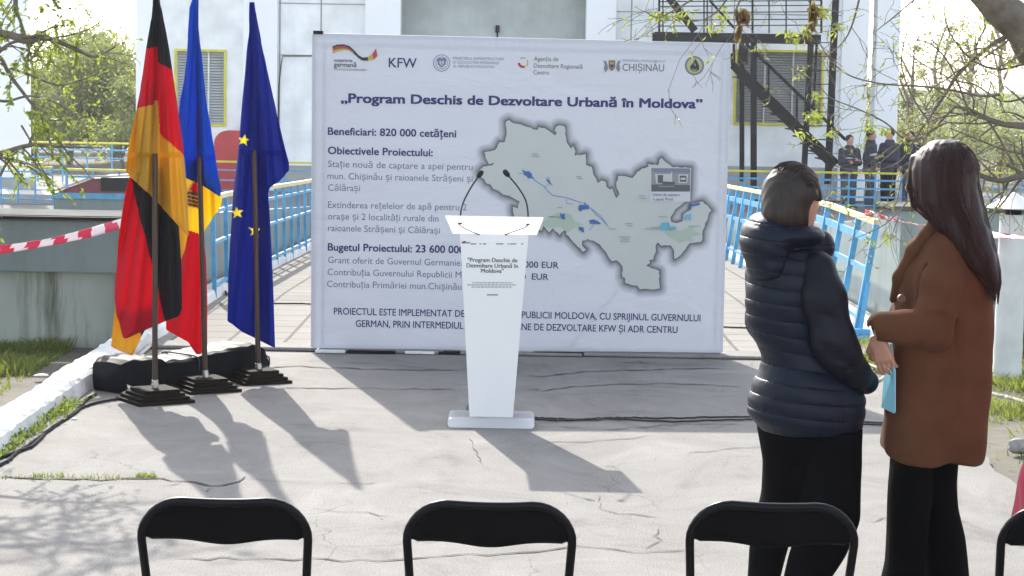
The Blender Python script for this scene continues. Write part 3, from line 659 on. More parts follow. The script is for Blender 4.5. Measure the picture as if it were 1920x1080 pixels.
ltext('"Program Deschis de', 877, 970, 490.5, 7.5, 'ink', .024); ltext('Dezvoltare Urbană în', 875, 971, 501, 7.5, 'ink', .024); ltext('Moldova"', 902, 944, 511, 7.5, 'ink', .024)
mb = MB()
def lq(x0, x1, y0, y1):
    P = []
    for x, y in ((x0, y1), (x1, y1), (x1, y0), (x0, y0)):
        q = plane_hit(x, y, LP + Vector((0, -.108, 0)), Vector((0, 1, 0))) - LP; P.append((q.x, -.0995 - .020 * (q.z - .057) / .998, q.z))
    mb.add(P, [(0, 1, 2, 3)])
rl = random.Random(4)
for y, xa, xb in ((530, 886, 961), (534, 876, 968), (538, 884, 959)):
    x = xa
    while x < xb: e = min(xb, x + rl.uniform(2.5, 7)); lq(x, e, y - .8, y + .9); x = e + 1.1
lq(913, 934, 551.5, 554)
for x0, x1, y in ((868, 873, 455), (882, 893, 457), (899, 902, 457), (905, 912, 457), (930, 944, 457), (952, 955, 457), (957, 968, 457), (977, 981, 457)): lq(x0, x1, y - 1.2, y + 1.2)
mesh_obj("print_marks", mb.V, mb.F, MAT['ink_l'], fp)
poly_obj("logo", [('blk_p', [(866, 453), (872, 452), (878, 455), (881, 453), (881, 455), (878, 457), (872, 454), (866, 455)]), ('red_p', [(866, 455), (872, 454), (874, 456), (866, 457)])], fp, LP, lambda x, y, o: plane_hit(x, y, LP + Vector((0, -.118 - o, 0)), Vector((0, 1, 0))), .0005)

# microphones on the lectern
def mic(path_px, head, cable_px, lab):
    root = empty("microphone", LP + Vector((0, 0, 1.12)), lab, "microphone", "gooseneck microphones on the lectern"); o = root.location
    yb = LP.y - .06
    P = [at(x, y, yb) for x, y in path_px]
    # smooth path
    Q = []
    for i in range(len(P) - 1):
        p0, p1, p2, p3 = P[max(i-1, 0)], P[i], P[i+1], P[min(i+2, len(P)-1)]
        for k in range(6):
            t = k / 6; Q.append(.5 * ((2*p1) + (p2-p0)*t + (2*p0-5*p1+4*p2-p3)*t*t + (3*p1-p0-3*p2+p3)*t**3))
    Q.append(P[-1])
    mb = MB(); mb.tube(Q, .0048, 8); mb.build("gooseneck", MAT['rubber'], root, o, smooth=True)
    mb = MB(); d = (Q[-1] - Q[-4]).normalized(); e = Q[-1]
    mb.tube([e - d*.008, e, e + d*.008, e + d*.026, e + d*.036, e + d*.040], [.006, .012, .0145, .0145, .010, .003], 12); mb.build("windscreen", MAT['foam'], root, o, smooth=True)
    b0 = Q[0]; mb = MB(); mb.tube([b0 + Vector((0, 0, -.03)), b0 + Vector((0, 0, .012))], .011, 12); mb.build("socket", MAT['rubber'], root, o, smooth=True)
    mb = MB(); C = [at(x, y, LP.y - .17 + i * .012) for i, (x, y) in enumerate(cable_px)]; mb.tube(C, .003, 6); mb.build("cable", MAT['rubber'], root, o, smooth=True)
mic([(863, 410), (865, 392), (872, 372), (884, 350), (897, 331)], None, [(858, 418), (864, 424), (874, 430), (886, 435), (899, 440)], "left gooseneck microphone on the lectern, its head leaning right")
mic([(990, 412), (989.5, 394), (985, 374), (972, 352), (953, 329)], None, [(991, 421), (984, 427), (972, 431), (958, 436), (947, 440), (953, 441)], "right gooseneck microphone on the lectern, its head leaning left")

# ------------------------------------------------------------------ flags
def poly_at(pts, y):
    ys_ = [p[1] for p in pts]; return np.interp(y, ys_, [p[0] for p in pts])
def in_poly(x, y, poly):
    ins = np.zeros(np.shape(x), bool)
    for (x0, y0), (x1, y1) in zip(poly, poly[1:] + poly[:1]):
        ins ^= ((y0 > y) != (y1 > y)) & (x < (x1 - x0) * (y - y0) / (y1 - y0 + 1e-12) + x0)
    return ins
class Cloth:
    """draped flag: layers of cloth, each a grid bounded by its left and right edge"""
    def __init__(s, Y, mats): s.Y = Y; s.mats = mats; s.V = []; s.F = []; s.M = []
    def layer(s, left, right, paint, off, amp=.03, k=9.0, ph=0.0, nx=44, step=3.0, apex=(0, -60), bow=.04):
        y0 = max(left[0][1], right[0][1]); y1 = min(left[-1][1], right[-1][1]); n = int((y1 - y0) / step) + 1
        yy = np.linspace(y0, y1, n); base = len(s.V); L = poly_at(left, yy); Rr = poly_at(right, yy); U = np.linspace(0, 1, nx)
        X = L[:, None] + (Rr - L)[:, None] * U[None]; Yp = np.repeat(yy[:, None], nx, 1)
        grow = np.clip((Yp + 40) / 420.0, .08, 1.0)
        fan = (X - apex[0]) / (Yp - apex[1])            # folds radiate from the top of the pole
        d = off(X, Yp) + amp * grow * (np.sin(fan * k * 9 + ph + .5*np.sin(Yp * .011 + ph)) + .45 * np.sin(fan * k * 23 + ph * 2 + Yp * .006) + .15 * np.sin(fan * k * 47 + Yp * .02)) + bow * ((U[None] - .5) ** 2) * 4 * grow
        for j in range(n):
            for i in range(nx): s.V.append(at(X[j, i], Yp[j, i], s.Y + d[j, i]))
        cx = (X[:-1, :-1] + X[1:, 1:]) / 2; cy = (Yp[:-1, :-1] + Yp[1:, 1:]) / 2; col = np.zeros(cx.shape, int)
        for m_, poly in paint:
            if poly is None: col[:] = s.mats.index(m_)
            else: col[in_poly(cx, cy, poly)] = s.mats.index(m_)
        for j in range(n - 1):
            for i in range(nx - 1):
                a = base + j * nx + i; s.F.append((a, a + 1, a + nx + 1, a + nx)); s.M.append(int(col[j, i]))
    def build(s, parent):
        o = mesh_obj("flag_cloth", s.V, s.F, [MAT[k] for k in s.mats], parent, parent.location, s.M, True)
        m = o.modifiers.new("thickness", 'SOLIDIFY'); m.thickness = .003
        return o
def flag_base(p, rz, root, a=.345):
    for i in range(4):
        h = a / 2 - i * .021; mb = MB(); mb.box((-h, -h, i * .0195), (h, h, i * .0195 + .0185), Matrix.Rotation(rz, 4, 'Z'))
        mb.build("base_step", MAT['base_w'], root, bevel=.003)
def flag_pole(root, top, bot, ferr, Y, finial=True):
    o = root.location
    f0 = at(*ferr, Y); b = Vector((o.x, o.y, .075)); t = at(*top, Y)
    mb = MB(); mb.tube([f0, t], [.0165, .0145], 12); mb.build("pole", MAT['wood_d'], root, o, smooth=True)
    mb = MB(); mb.tube([b, b.lerp(f0, .98)], .0185, 14); mb.tube([b.lerp(f0, .42), b.lerp(f0, .5)], .0205, 14); mb.build("socket", MAT['chrome'], root, o, smooth=True)
    mb = MB(); mb.lathe([(.016, 0), (.024, .012), (.018, .026), (.026, .045), (.03, .06), (.02, .085), (.006, .11)], tuple(t - o), 14); mb.build("finial", MAT['wood_d'], root, o, smooth=True)
sm = lambda x, a, b: np.clip((x - a) / (b - a), 0, 1) ** 2 * (3 - 2 * np.clip((x - a) / (b - a), 0, 1))

p = gnd(291, 752, 0); YG = p.y
g = empty("flag", p, "black, red and gold tricolour flag draped on a dark wooden pole, leftmost of three", "flag", "flags on stepped stands beside the banner")
flag_base(p, R(33), g); flag_pole(g, (291, -22), None, (290.5, 712), YG)
c = Cloth(YG, ['f_black', 'f_red', 'f_gold'])
pole_gap = lambda y_em, px_: (lambda X, Y: -.045 + (.085) * sm(Y, y_em - 6, y_em + 6))
c.layer([(284,-24),(287,0),(284,35),(275,90),(268,140),(257,200),(246,250),(240,280),(236.5,312),(237,322),(243,330),(288,371),(352,441)], [(296,-24),(299,0),(306,35),(318,100),(322,130),(332,190),(341,262),(345,300),(350,360),(352,410),(353,441)],
        [('f_red', None), ('f_black', [(270,-30),(315,-30),(345,145),(322,131),(297,117),(296,87),(276,91),(262,91)]), ('f_gold', [(225,204),(257,203),(270,200),(287,196),(288,188),(297,188),(299,250),(344,290),(365,305),(365,460),(225,345)])],
        pole_gap(290, 291), .055, 5.0, .6, 110, 1.3, (291, -70), .03)
c.layer([(256,285),(247,318),(234,365),(228,405),(222,450),(218,520),(216,560),(219,590),(232,634)], [(300,285),(310,330),(318,375),(334,412),(340,500),(341,580),(336,592),(300,606),(236,634)],
        [('f_red', None), ('f_black', [(243,322),(288,368),(345,412),(350,500),(348,600),(310,602),(285,495),(262,405)])],
        lambda X, Y: .16 + 0*X, .045, 4.0, 1.2, 90, 1.6, (291, 100), .03)
c.layer([(217,560),(213,600),(208,650),(246,665)], [(290,560),(284,600),(268,624),(249,665)], [('f_gold', None), ('f_black', [(268,600),(310,596),(282,640),(262,626)])], lambda X, Y: .24 + 0*X, .02, 5, 0, 20, 4, (260, 300), .02)
c.layer([(276,130),(265,200),(254,270),(256,325)], [(288,130),(286,200),(283,270),(280,325)], [('f_gold', None), ('f_red', [(200,100),(320,100),(320,215),(200,215)])], lambda X, Y: .07 + 0*X, .02, 4, 2, 20, 4, (291, -70), .02)
c.layer([(333,410),(334,440),(336,470),(337,491)], [(345,410),(352,440),(346,470),(338,491)], [('f_gold', None)], lambda X, Y: .19 + 0*X, .01, 4, 0, 10, 4, (340, 100), .0)
c.build(g)

p = gnd(386, 731, 0); YM = p.y
g = empty("flag", p, "blue, yellow and red flag with an eagle emblem, middle one of three", "flag", "flags on stepped stands beside the banner")
flag_base(p, R(30), g, .33); flag_pole(g, (366, -18), None, (384.5, 694), YM)
c = Cloth(YM, ['f_blue', 'f_yel', 'f_red', 'f_brown', 'f_gold'])
c.layer([(358,-20),(360,0),(356,15),(353,60),(350,110),(345,150),(338,190),(334,230),(338,270),(343,310),(345,332),(380,347),(411,367)], [(371,-20),(371.5,0),(372,50),(377,100),(383,160),(390,210),(397,250),(403,290),(407,320),(411,340),(414,356),(413.5,362),(412,368)],
        [('f_blue', None)], pole_gap(295, 376), .05, 5.0, 2.1, 44, 2.6, (366, -70), .03)
feather = [('f_brown', [(352,359 + 7*i),(379,366 + 7*i),(379,370.5 + 7*i),(352,363.5 + 7*i)]) for i in range(4)]
c.layer([(346,285),(345,325),(346,420),(340,470),(330,530),(312,600),(312,618),(352,640),(369,664)], [(388,285),(398,325),(412,362),(416,375),(413,388),(383,432),(380,445),(385,480),(388,560),(388,650),(374,664)],
        [('f_red', None), ('f_yel', [(335,320),(420,320),(425,390),(384,434),(378,440),(357,433),(335,424)]), ('f_brown', [(352,356),(379,364),(379,394),(352,386)]), ('f_gold', [(352,354),(366,336),(380,346),(380,358),(352,360)])]
        + [('f_gold', [(352,363.5 + 7*i),(379,370.5 + 7*i),(379,372.5 + 7*i),(352,365.5 + 7*i)]) for i in range(4)] + [('f_red', [(356,356),(365,340),(373,350),(375,364)])],
        lambda X, Y: .15 + 0*X, .045, 4.0, .3, 64, 1.8, (375, 60), .03)
c.build(g)

p = gnd(485, 715, 0); YE = p.y
g = empty("flag", p, "deep blue flag with yellow stars, rightmost of three on a dark pole", "flag", "flags on stepped stands beside the banner")
flag_base(p, R(28), g, .32); flag_pole(g, (472, 8), None, (484, 681), YE)
def star(cx, cy, r, rot=0): return [(cx + (r if i % 2 == 0 else r*.4) * math.sin(rot + i*math.pi/5), cy - (r if i % 2 == 0 else r*.4) * math.cos(rot + i*math.pi/5)) for i in range(10)]
c = Cloth(YE, ['f_eu', 'f_star'])
c.layer([(468,4),(467,60),(463,100),(460,140),(455,190),(450,250),(447,290),(438,358),(433,443),(429,513),(427,602),(455,622),(480,634),(514,651)], [(477,4),(481,35),(490,80),(500,130),(511,180),(523,230),(535,280),(542,306),(542,319),(525,338),(505,352),(503,365),(505,390),(508,455),(512,552),(515,651)],
        [('f_eu', None), ('f_star', star(457, 263, 12, .15)), ('f_star', star(445, 399, 12, -.1)), ('f_star', star(478, 432, 13, 2.6))],
        lambda X, Y: -.045 + .085 * sm(Y, 280, 292), .055, 4.6, 1.0, 90, 1.7, (472, -70), .04)
c.build(g)
# ------------------------------------------------------------------ tarp-covered box behind the flags
def tarp():
    A = gnd(200, 741, 0); B = gnd(487, 703, 0)
    A = A + Vector((-.02, .12, 0)); B = B + Vector((-.02, .12, 0))
    root = empty("covered_floodlight", (A + B) / 2, "long low bundle wrapped in black plastic sheet behind the flag stands", "covered bundle"); o = root.location
    ax = (B - A).normalized(); sd = Vector((-ax.y, ax.x, 0)); L = (B - A).length
    # top silhouette measured along the length
    hx = [0, .06, .22, .36, .55, .72, .85, .93, 1.0]; hz = [.17, .20, .195, .165, .185, .20, .21, .18, .09]
    n, k = 70, 36; V = []; r = np.random.default_rng(8)
    ph = r.uniform(0, 6, 8)
    for j in range(n + 1):
        t = j / n; h = np.interp(t, hx, hz); wd = np.interp(t, [0, .05, .9, 1], [.13, .17, .16, .10])
        for i in range(k):
            a = 2 * math.pi * i / k; cx, cz = math.cos(a), math.sin(a); e = .30
            x = math.copysign(abs(cx) ** e, cx) * wd; z = (math.copysign(abs(cz) ** e, cz) * .5 + .5) * h
            wr = .004 * (abs(math.sin(t*23 + 3*cx + ph[3])) - .6) + .002 * math.sin(t*38 + 5*z/h + ph[0] + 2*cx) + .0025 * math.sin(t*71 - 9*z/h + ph[1]) + .003 * math.sin(t*17 + 14*cx + ph[2]) + (.02 * math.exp(-((t-.27)/.03)**2) * -1)
            V.append(A + ax * (t * L) + sd * (x + wr * cx) + Vector((0, 0, max(.003, z + wr * abs(cz)))))
    F = [(j*k+i, j*k+(i+1)%k, (j+1)*k+(i+1)%k, (j+1)*k+i) for j in range(n) for i in range(k)] + [tuple(range(k-1, -1, -1)), tuple(n*k+i for i in range(k))]
    mesh_obj("plastic_cover", V, F, MAT['tarp'], root, o, smooth=True)
    mb = MB()
    for t in (.46, .98):
        c = A + ax * (t * L) + sd * 0; h = np.interp(t, hx, hz); wd = .175 if t < .9 else .12
        mb.tube([c + sd * (wd*math.copysign(abs(math.cos(q))**.30, math.cos(q))) + Vector((0, 0, (math.copysign(abs(math.sin(q))**.30, math.sin(q))*.5+.5)*h + .004)) for q in np.linspace(0, math.pi, 16)], .005, 6)
    build_each(mb, "tie_cord", MAT['rubber'], root, o, smooth=True)
    return A, B
tarp()
c = gnd(238, 738, .012); mb = MB(); r = random.Random(2)
mb.add([c + Vector((r.uniform(-.025, .025), -.02 + r.uniform(-.01, .01), i * .012)) for i in range(6)] + [c + Vector((.035 + r.uniform(-.01, .01), -.03, .006 + i * .008)) for i in range(6)], [(i, i+1, i+7, i+6) for i in range(5)])
tag(mb.build("paper_scrap", MAT['paper']), "small white scrap tucked against the black plastic bundle by the leftmost flag stand", "scrap")

# ------------------------------------------------------------------ cables
def cable(pts, lab, r_=.007, mat='rubber', z0=.009, grp=None, wig=.012, seed=0):
    rr = random.Random(seed); P = []
    G = []
    for q in pts:
        x, y = q[:2]; z = q[2] if len(q) > 2 else 0.0
        g0 = gnd(x, y, 0)
        if g0.y > 14.7:
            for _ in range(4): g0 = gnd(x, y, walk_z(g0.y))
        G.append(Vector((g0.x, g0.y, walk_z(g0.y) + z0 + z)))
    for i in range(len(G) - 1):
        p0, p1, p2, p3 = G[max(i-1, 0)], G[i], G[i+1], G[min(i+2, len(G)-1)]
        for k in range(8):
            t = k / 8; q = .5 * ((2*p1) + (p2-p0)*t + (2*p0-5*p1+4*p2-p3)*t*t + (3*p1-p0-3*p2+p3)*t**3)
            P.append(q + Vector((rr.uniform(-wig, wig) * .3, rr.uniform(-wig, wig), 0)))
    P.append(G[-1])
    mb = MB(); mb.tube(P, r_, 6)
    return tag(mb.build("cable", MAT[mat], smooth=True), lab, "cable", grp)
MAT['cable_g'] = M("grey_cable_sheath", (.035, .035, .038), .9, .1, spec=.05); MAT['cable_w'] = M("pale_hose", (.45, .40, .36), .6, .1)
cable([(-30, 884), (10, 870), (32, 852), (52, 838), (80, 818), (105, 800), (135, 780), (150, 764), (165, 750), (180, 742)], "dark grey cable snaking along the foot of the white kerb, nearest the kerb", .008, 'cable_g', seed=1)
cable([(-30, 873), (10, 858), (38, 848), (62, 838), (88, 812), (112, 795), (142, 776), (158, 765), (190, 756), (225, 750)], "dark grey cable twisting along the kerb and ending at the black bundle", .008, 'cable_g', seed=2)
cable([(1003, 786), (1050, 788), (1110, 790), (1135, 787), (1180, 786), (1250, 787), (1330, 785), (1410, 784), (1480, 782), (1560, 790), (1660, 796)], "upper black cable running right from the lectern base", .006, 'rubber', seed=3)
cable([(1003, 789), (1060, 791), (1120, 787), (1170, 789), (1260, 793), (1340, 791), (1420, 789), (1500, 793), (1580, 796), (1660, 800)], "lower black cable running right from the lectern base", .006, 'rubber', seed=4)
cable([(500, 571), (560, 571), (620, 573), (760, 576), (900, 580), (1100, 590), (1300, 606), (1355, 615), (1400, 617), (1460, 622)], "thin black cable crossing the tiled walkway behind the banner", .008, 'rubber', seed=5)
cable([(470, 650), (520, 655), (600, 659)], "thin pale cable lying on the walkway edge beside the blue flag", .006, 'cable_g', seed=6)
cable([(262, 672), (280, 655), (300, 628), (330, 600), (365, 575), (398, 548), (405, 532), (415, 527)], "pale hose lying on the white kerb behind the red part of the leftmost flag", .012, 'cable_w', z0=.02, seed=7)
cable([(392, 560), (402, 540), (412, 527), (420, 532), (422, 548), (425, 556)], "loop of grey cable at the post foot beside the blue flag", .009, 'cable_g', z0=.02, seed=8)
cable([(1640, 720), (1668, 700), (1640, 690), (1610, 680)], "pale hose on the grass between the two women", .010, 'cable_w', seed=9)
cable([(1840, 742), (1870, 750), (1900, 757), (1940, 770)], "pale hose on the grass right of the camel coat", .011, 'cable_w', z0=.03, seed=10)
cable([(882, 788), (876, 780), (875, 770), (877, 763)], "short black cable looping beside the lectern foot", .004, 'rubber', seed=11)

# ------------------------------------------------------------------ folding chairs
def make_chair(lab):
    root = empty("folding_chair", (0, 0, 0), lab, "chair", "black folding chairs in the front row")
    W, H, rc = .213, .800, .105                      # half width, height, corner radius
    fy = lambda z: (.80 - z) * .42 - .02 if z < .62 else (.80 - z) * .12 + .0344     # the tube leans
    def fy(z): return np.interp(z, [0, .45, .70, .80], [.40, .145, .03, .0])
    def fx(z): return np.interp(z, [0, .45, .70, .80], [.200, .200, .2125, .2125])
    path = []
    for z in np.linspace(.012, H - rc, 14): path.append((-fx(z), fy(z), z))
    for a in np.linspace(180, 90, 9)[1:]: z = H - rc + rc * math.sin(R(a)); path.append((-W + rc + rc * math.cos(R(a)), fy(z), z))
    for x in np.linspace(-W + rc, W - rc, 8)[1:-1]: path.append((x, fy(H) , H - .004 * (1 - (x/(W-rc))**2)))
    path += [(-x, y, z) for x, y, z in path[:23][::-1]]
    mb = MB(); mb.tube(path, .0115, 12); mb.build("frame", MAT['chair_t'], root, smooth=True)
    # backrest: curved padded panel that fills the hoop
    n, k = 36, 8; V = []
    for side in (0, 1):
        for i in range(n + 1):
            u = i / n * 2 - 1; x = u * (W - .004)
            ax_ = abs(x); top = H - .002 if ax_ < W - rc else H - rc + math.sqrt(max(0, rc*rc - (ax_ - W + rc)**2)) - .002
            bot = .694 - .020 * math.exp(-(u/.42)**2) + .006 * (abs(u) > .94)
            for j in range(k + 1):
                z = bot + (max(top, bot + .01) - bot) * j / k
                edge = min(1, (1 - abs(u)) * 9 + .15) * min(1, min(j, k - j) / 1.2 + .2)
                V.append((x, fy(z) - .028 * (1 - u*u) * -1 + (-.013 if side == 0 else .013) * edge, z))
    q = (n + 1) * (k + 1); idx = lambda s_, i, j: s_ * q + i * (k + 1) + j; F = []
    for i in range(n):
        for j in range(k):
            F.append((idx(0,i,j), idx(0,i+1,j), idx(0,i+1,j+1), idx(0,i,j+1))); F.append((idx(1,i,j), idx(1,i,j+1), idx(1,i+1,j+1), idx(1,i+1,j)))
        F.append((idx(0,i,0), idx(1,i,0), idx(1,i+1,0), idx(0,i+1,0))); F.append((idx(0,i,k), idx(0,i+1,k), idx(1,i+1,k), idx(1,i,k)))
    for j in range(k): F.append((idx(0,0,j), idx(0,0,j+1), idx(1,0,j+1), idx(1,0,j))); F.append((idx(0,n,j), idx(1,n,j), idx(1,n,j+1), idx(0,n,j+1)))
    mesh_obj("backrest", V, F, MAT['chair'], root, smooth=True)
    mb = MB(); mb.box((-.19, .11, .425), (.19, .50, .462)); mb.build("seat", MAT['chair'], root, bevel=.016, seg=3)
    for s_ in (-1, 1):
        mb = MB(); mb.tube([(s_ * .178, .34, .42), (s_ * .178, -.09, .012)], .0105, 10); mb.build("rear_leg", MAT['chair_t'], root, smooth=True)
    mb = MB(); mb.tube([(-.178, -.03, .07), (.178, -.03, .07)], .008, 8); mb.tube([(-.2, .30, .16), (.2, .30, .16)], .008, 8); build_each(mb, "crossbar", MAT['chair_t'], root, smooth=True)
    mb = MB()
    for x, y in ((-.2, .40), (.2, .40), (-.178, -.09), (.178, -.09)): mb.tube([(x, y, .0), (x, y, .03)], .0145, 10)
    build_each(mb, "foot_cap", MAT['rubber'], root, smooth=True)
    return root
ch = make_chair("black folding chair, leftmost in the front row, in front of the flags")
def put_chair(c_, cx, topy, rz, z=.80, width=None):
    d = ray(cx, topy); t = (z + .0115 - CAM_H) / d.z; P = CP + d * t; c_.location = (P.x, P.y, 0); c_.rotation_euler = (0, 0, R(rz))
put_chair(ch, 420, 932, 2.5)
for cx, ty, rz, lab in ((919, 938, 0, "black folding chair in the middle of the front row, in front of the lectern"), (1451, 940, -3, "black folding chair in front of the woman in the dark puffer jacket"),
                        (2040, 950, -6, "black folding chair cut off by the right edge of the picture, beside the red coat")):
    c2 = copy_tree(ch); c2['label'] = lab; put_chair(c2, cx, ty, rz)

# ------------------------------------------------------------------ white pillar, tape, stones
p = gnd(1888, 702, 0)
pil = empty("pillar", p, "round whitewashed pillar with a conical metal cap, right of the camel coat", "pillar")
mb = MB(); r2 = np.random.default_rng(3); prof = [(.100, -.05)] + [(.096 - .008*t + r2.normal(0, .0012), t * 1.06) for t in np.linspace(0, 1, 14)]
mb.lathe(prof, n=28); mb.build("shaft", MAT['whitewash2'] if 'whitewash2' in MAT else M("painted_pillar", (.66, .68, .67), .7, .12, 6, .2, 20), pil, smooth=True)
mb = MB(); mb.lathe([(.055, 1.055), (.055, 1.10)], n=16); mb.build("neck", MAT['steel'], pil, smooth=True)
mb = MB(); mb.lathe([(.178, 1.100), (.180, 1.106), (.09, 1.155), (.004, 1.205)], n=28); mb.build("cap", M("zinc_cap", (.62, .62, .61), .45, .1, 6, metal=.3), pil, smooth=True, split=25)

def tape(p0, p1, lab, width=.055, sag=.06, tw=1.2, seg=.14):
    L = (p1 - p0).length; n = int(L / .05); V = []; Fm = []; F = []; ax = (p1 - p0).normalized(); s0 = Vector((0, 0, 1))
    sd = ax.cross(s0).normalized()
    for i in range(n + 1):
        t = i / n; a = tw * math.sin(t * 5) * .5; up = s0 * math.cos(a) + sd * math.sin(a); c = p0.lerp(p1, t) - Vector((0, 0, sag * 4 * t * (1 - t)))
        for k in range(5): V.append(c + up * width * (k / 4 - .5) + sd * .004 * math.sin(k * 2 + i * .8))
    for i in range(n):
        for k in range(4):
            F.append((i*5+k, (i+1)*5+k, (i+1)*5+k+1, i*5+k+1)); Fm.append(int(((i * L / n) + (k * .012)) / seg) % 2)
    o = mesh_obj("barrier_tape", V, F, [MAT['tape_r'], MAT['tape_w']], None, None, Fm, True)
    m = o.modifiers.new("thickness", 'SOLIDIFY'); m.thickness = .0008
    return tag(o, lab, "barrier tape", "red and white barrier tapes")
tape(at(-60, 474, 12.4), at(300, 392, 14.3), "red and white barrier tape stretched across the left side behind the flags", .062, .05)
tape(at(1622, 398, 15.9), at(1960, 446, 13.2), "red and white barrier tape strung from the blue railing towards the white pillar", .05, .04, 2.5, .12)
# loose stones
def stone(px, py, r_, lab, mat='stone'):
    c = gnd(px, py, 0); rr = np.random.default_rng(int(px)); bm = bmesh.new(); bmesh.ops.create_icosphere(bm, subdivisions=2, radius=1)
    f = rr.normal(0, 1, (6, 3)); ph = rr.uniform(0, 6, 6)
    for v in bm.verts:
        k = 1 + sum(.07 * math.sin(2.2 * float(np.dot(f[i], v.co)) + ph[i]) for i in range(6)); v.co = Vector((v.co.x * r_[0] * k, v.co.y * r_[1] * k, v.co.z * r_[2] * k + r_[2] * .6))
    me = bpy.data.meshes.new('stone'); bm.to_mesh(me); bm.free(); me.materials.append(MAT[mat]); o = bpy.data.objects.new("stone", me); COL.objects.link(o); o.location = c
    return tag(o, lab, "stone", "loose stones by the apron")
stone(1912, 845, (.06, .05, .04), "grey stone in the dirt beside the red coat", 'stone_g'); stone(78, 706, (.045, .03, .012), "flat grey stone lying in the grass patch left of the kerb")
stone(1668, 692, (.03, .03, .02), "small white stone on the grass beside the woman holding the folder", 'whitewash'); stone(140, 787, (.018, .012, .006), "tiny pale stone by the cables at the kerb", 'whitewash')

# ------------------------------------------------------------------ blue railings
def railing(name_lab, pts, base, lean, hgt, step, bars, topmat='yellow', end_brace=None, pw=.035, mat='blue', grp=None):
    """pts: list of world (x, y) ; base(y) gives the ground ; posts every step, bars = heights of horizontals"""
    a, b = Vector(pts[0] + (0,)), Vector(pts[1] + (0,)); L = (b - a).length; n = max(1, round(L / step)); o0 = a.copy(); o0.z = base(a.y)
    root = empty("railing", o0, name_lab, "railing", grp); o = root.location
    P = lambda t, h: Vector((a.lerp(b, t).x + lean * h / hgt, a.lerp(b, t).y, base(a.lerp(b, t).y) + h))
    for i in range(n + 1):
        mb = MB(); mb.bar(P(i / n, 0), P(i / n, hgt), pw, pw, up=(0, 1, 0)); mb.build("post", MAT[mat], root, o)
    for h, w_ in bars:
        mb = MB()
        for i in range(n): mb.bar(P(i / n, h), P((i + 1) / n, h), .02, w_)
        mb.build("crossbar", MAT[mat], root, o)
    mb = MB()
    for i in range(n): mb.bar(P(i / n, hgt + .02), P((i + 1) / n, hgt + .02), .045, .04)
    mb.build("handrail", MAT[topmat], root, o)
    return root
MAT['cream'] = M("faded_yellow_paint", (.62, .54, .30), .6, .25, 8)
r1 = railing("sky blue railing with a faded yellow handrail along the right side of the walkway", [(2.58, 15.9), (2.58, 31.5)], walk_z, .13, .86, .82, [(.16, .03), (.52, .04), (.74, .06)], 'cream', pw=.045, grp="blue railings")
o = r1.location
mb = MB(); mb.bar((2.60, 15.85, .02), (2.66, 15.88, .42), .035, .035); mb.box((2.42, 15.72, .0), (2.74, 15.98, .035)); mb.bar((2.45, 15.8, .06), (2.74, 15.8, .06), .04, .04)
mb.build("end_foot", MAT['blue'], r1, o, bevel=.004)
railing("sky blue railing with a faded yellow handrail along the left side of the walkway", [(-2.52, 18.0), (-2.52, 33)], walk_z, -.02, .84, .80, [(.12, .03), (.48, .03), (.74, .03)], 'cream', grp="blue railings")
wz8 = lambda y: -.80
railing("blue mesh railing with a bright yellow handrail across the yard, right of the banner", [(4.4, 46), (8.35, 46)], wz8, 0, .80, .56, [(.12, .03), (.30, .04), (.48, .04), (.66, .04)], 'yellow', pw=.035, grp="blue railings")
railing("blue railing with a yellow handrail in the yard between the flags and the banner", [(-7.2, 46), (-4.2, 46)], wz8, 0, .80, .75, [(.2, .03), (.42, .03), (.64, .03)], 'yellow', grp="blue railings")
railing("rusty blue railing with a yellow handrail beside the white column on the far left", [(-11.5, 43.5), (-9.3, 43)], wz8, 0, .74, .36, [(.1, .025), (.30, .025), (.52, .03), (.66, .03)], 'yellow', pw=.03, grp="blue railings")
railing("blue railing in front of the low shed on the left", [(-8.7, 41.5), (-6.6, 41.2)], wz8, 0, .78, .5, [(.14, .03), (.44, .03), (.66, .04)], 'yellow', pw=.045, grp="blue railings")
railing("far blue railing with a yellow handrail before the trees on the left", [(-12.2, 52), (-8.6, 52)], wz8, 0, .95, .6, [(.3, .03), (.6, .03), (.8, .04)], 'yellow', grp="blue railings")
railing("far blue railing by the trees behind the white pillar", [(9.0, 47), (12.4, 47)], wz8, 0, .82, .3, [(.1, .03), (.3, .03), (.5, .03), (.66, .03)], 'yellow', pw=.03, grp="blue railings")

# low shed / hatch on the left deck
def shed():
    a = at(101, 405, 40.5); b = at(262, 405, 40.5); root = empty("shed", ((a.x + b.x) / 2, 40.8, -.8), "low shed with a sloping dark red roof and blue band behind the left railing", "shed"); o = root.location
    x0, x1 = a.x, b.x + .6
    mb = MB(); mb.box((x0, 40.5, -.8), (x1, 42.2, -.52)); mb.build("wall", MAT['wall_grey'], root, o)
    mb = MB(); mb.box((x0 - .03, 40.46, -.52), (x1 + .03, 42.24, -.40)); mb.build("blue_band", MAT['blue_d'], root, o, bevel=.01)
    mb = MB(); mb.prism([(x0 + .05, 40.5, -.397), (x1, 40.5, -.397), (x1, 40.5, -.05), (x0 + .75, 40.5, -.12)], (0, 1.7, 0)); mb.build("roof", MAT['redroof'], root, o)
    mb = MB(); mb.bar((x0 + .03, 40.48, -.37), (x0 + .75, 40.48, -.09), .06, .04); mb.bar((x0 + .75, 40.48, -.09), (x1, 40.48, -.02), .06, .04); mb.build("roof_edge", MAT['plinth'], root, o)
    mb = MB(); mb.box((x0 + .9, 40.47, -.36), (x1 - .1, 40.497, -.10)); mb.build("hatch", MAT['steel'], root, o)
shed()
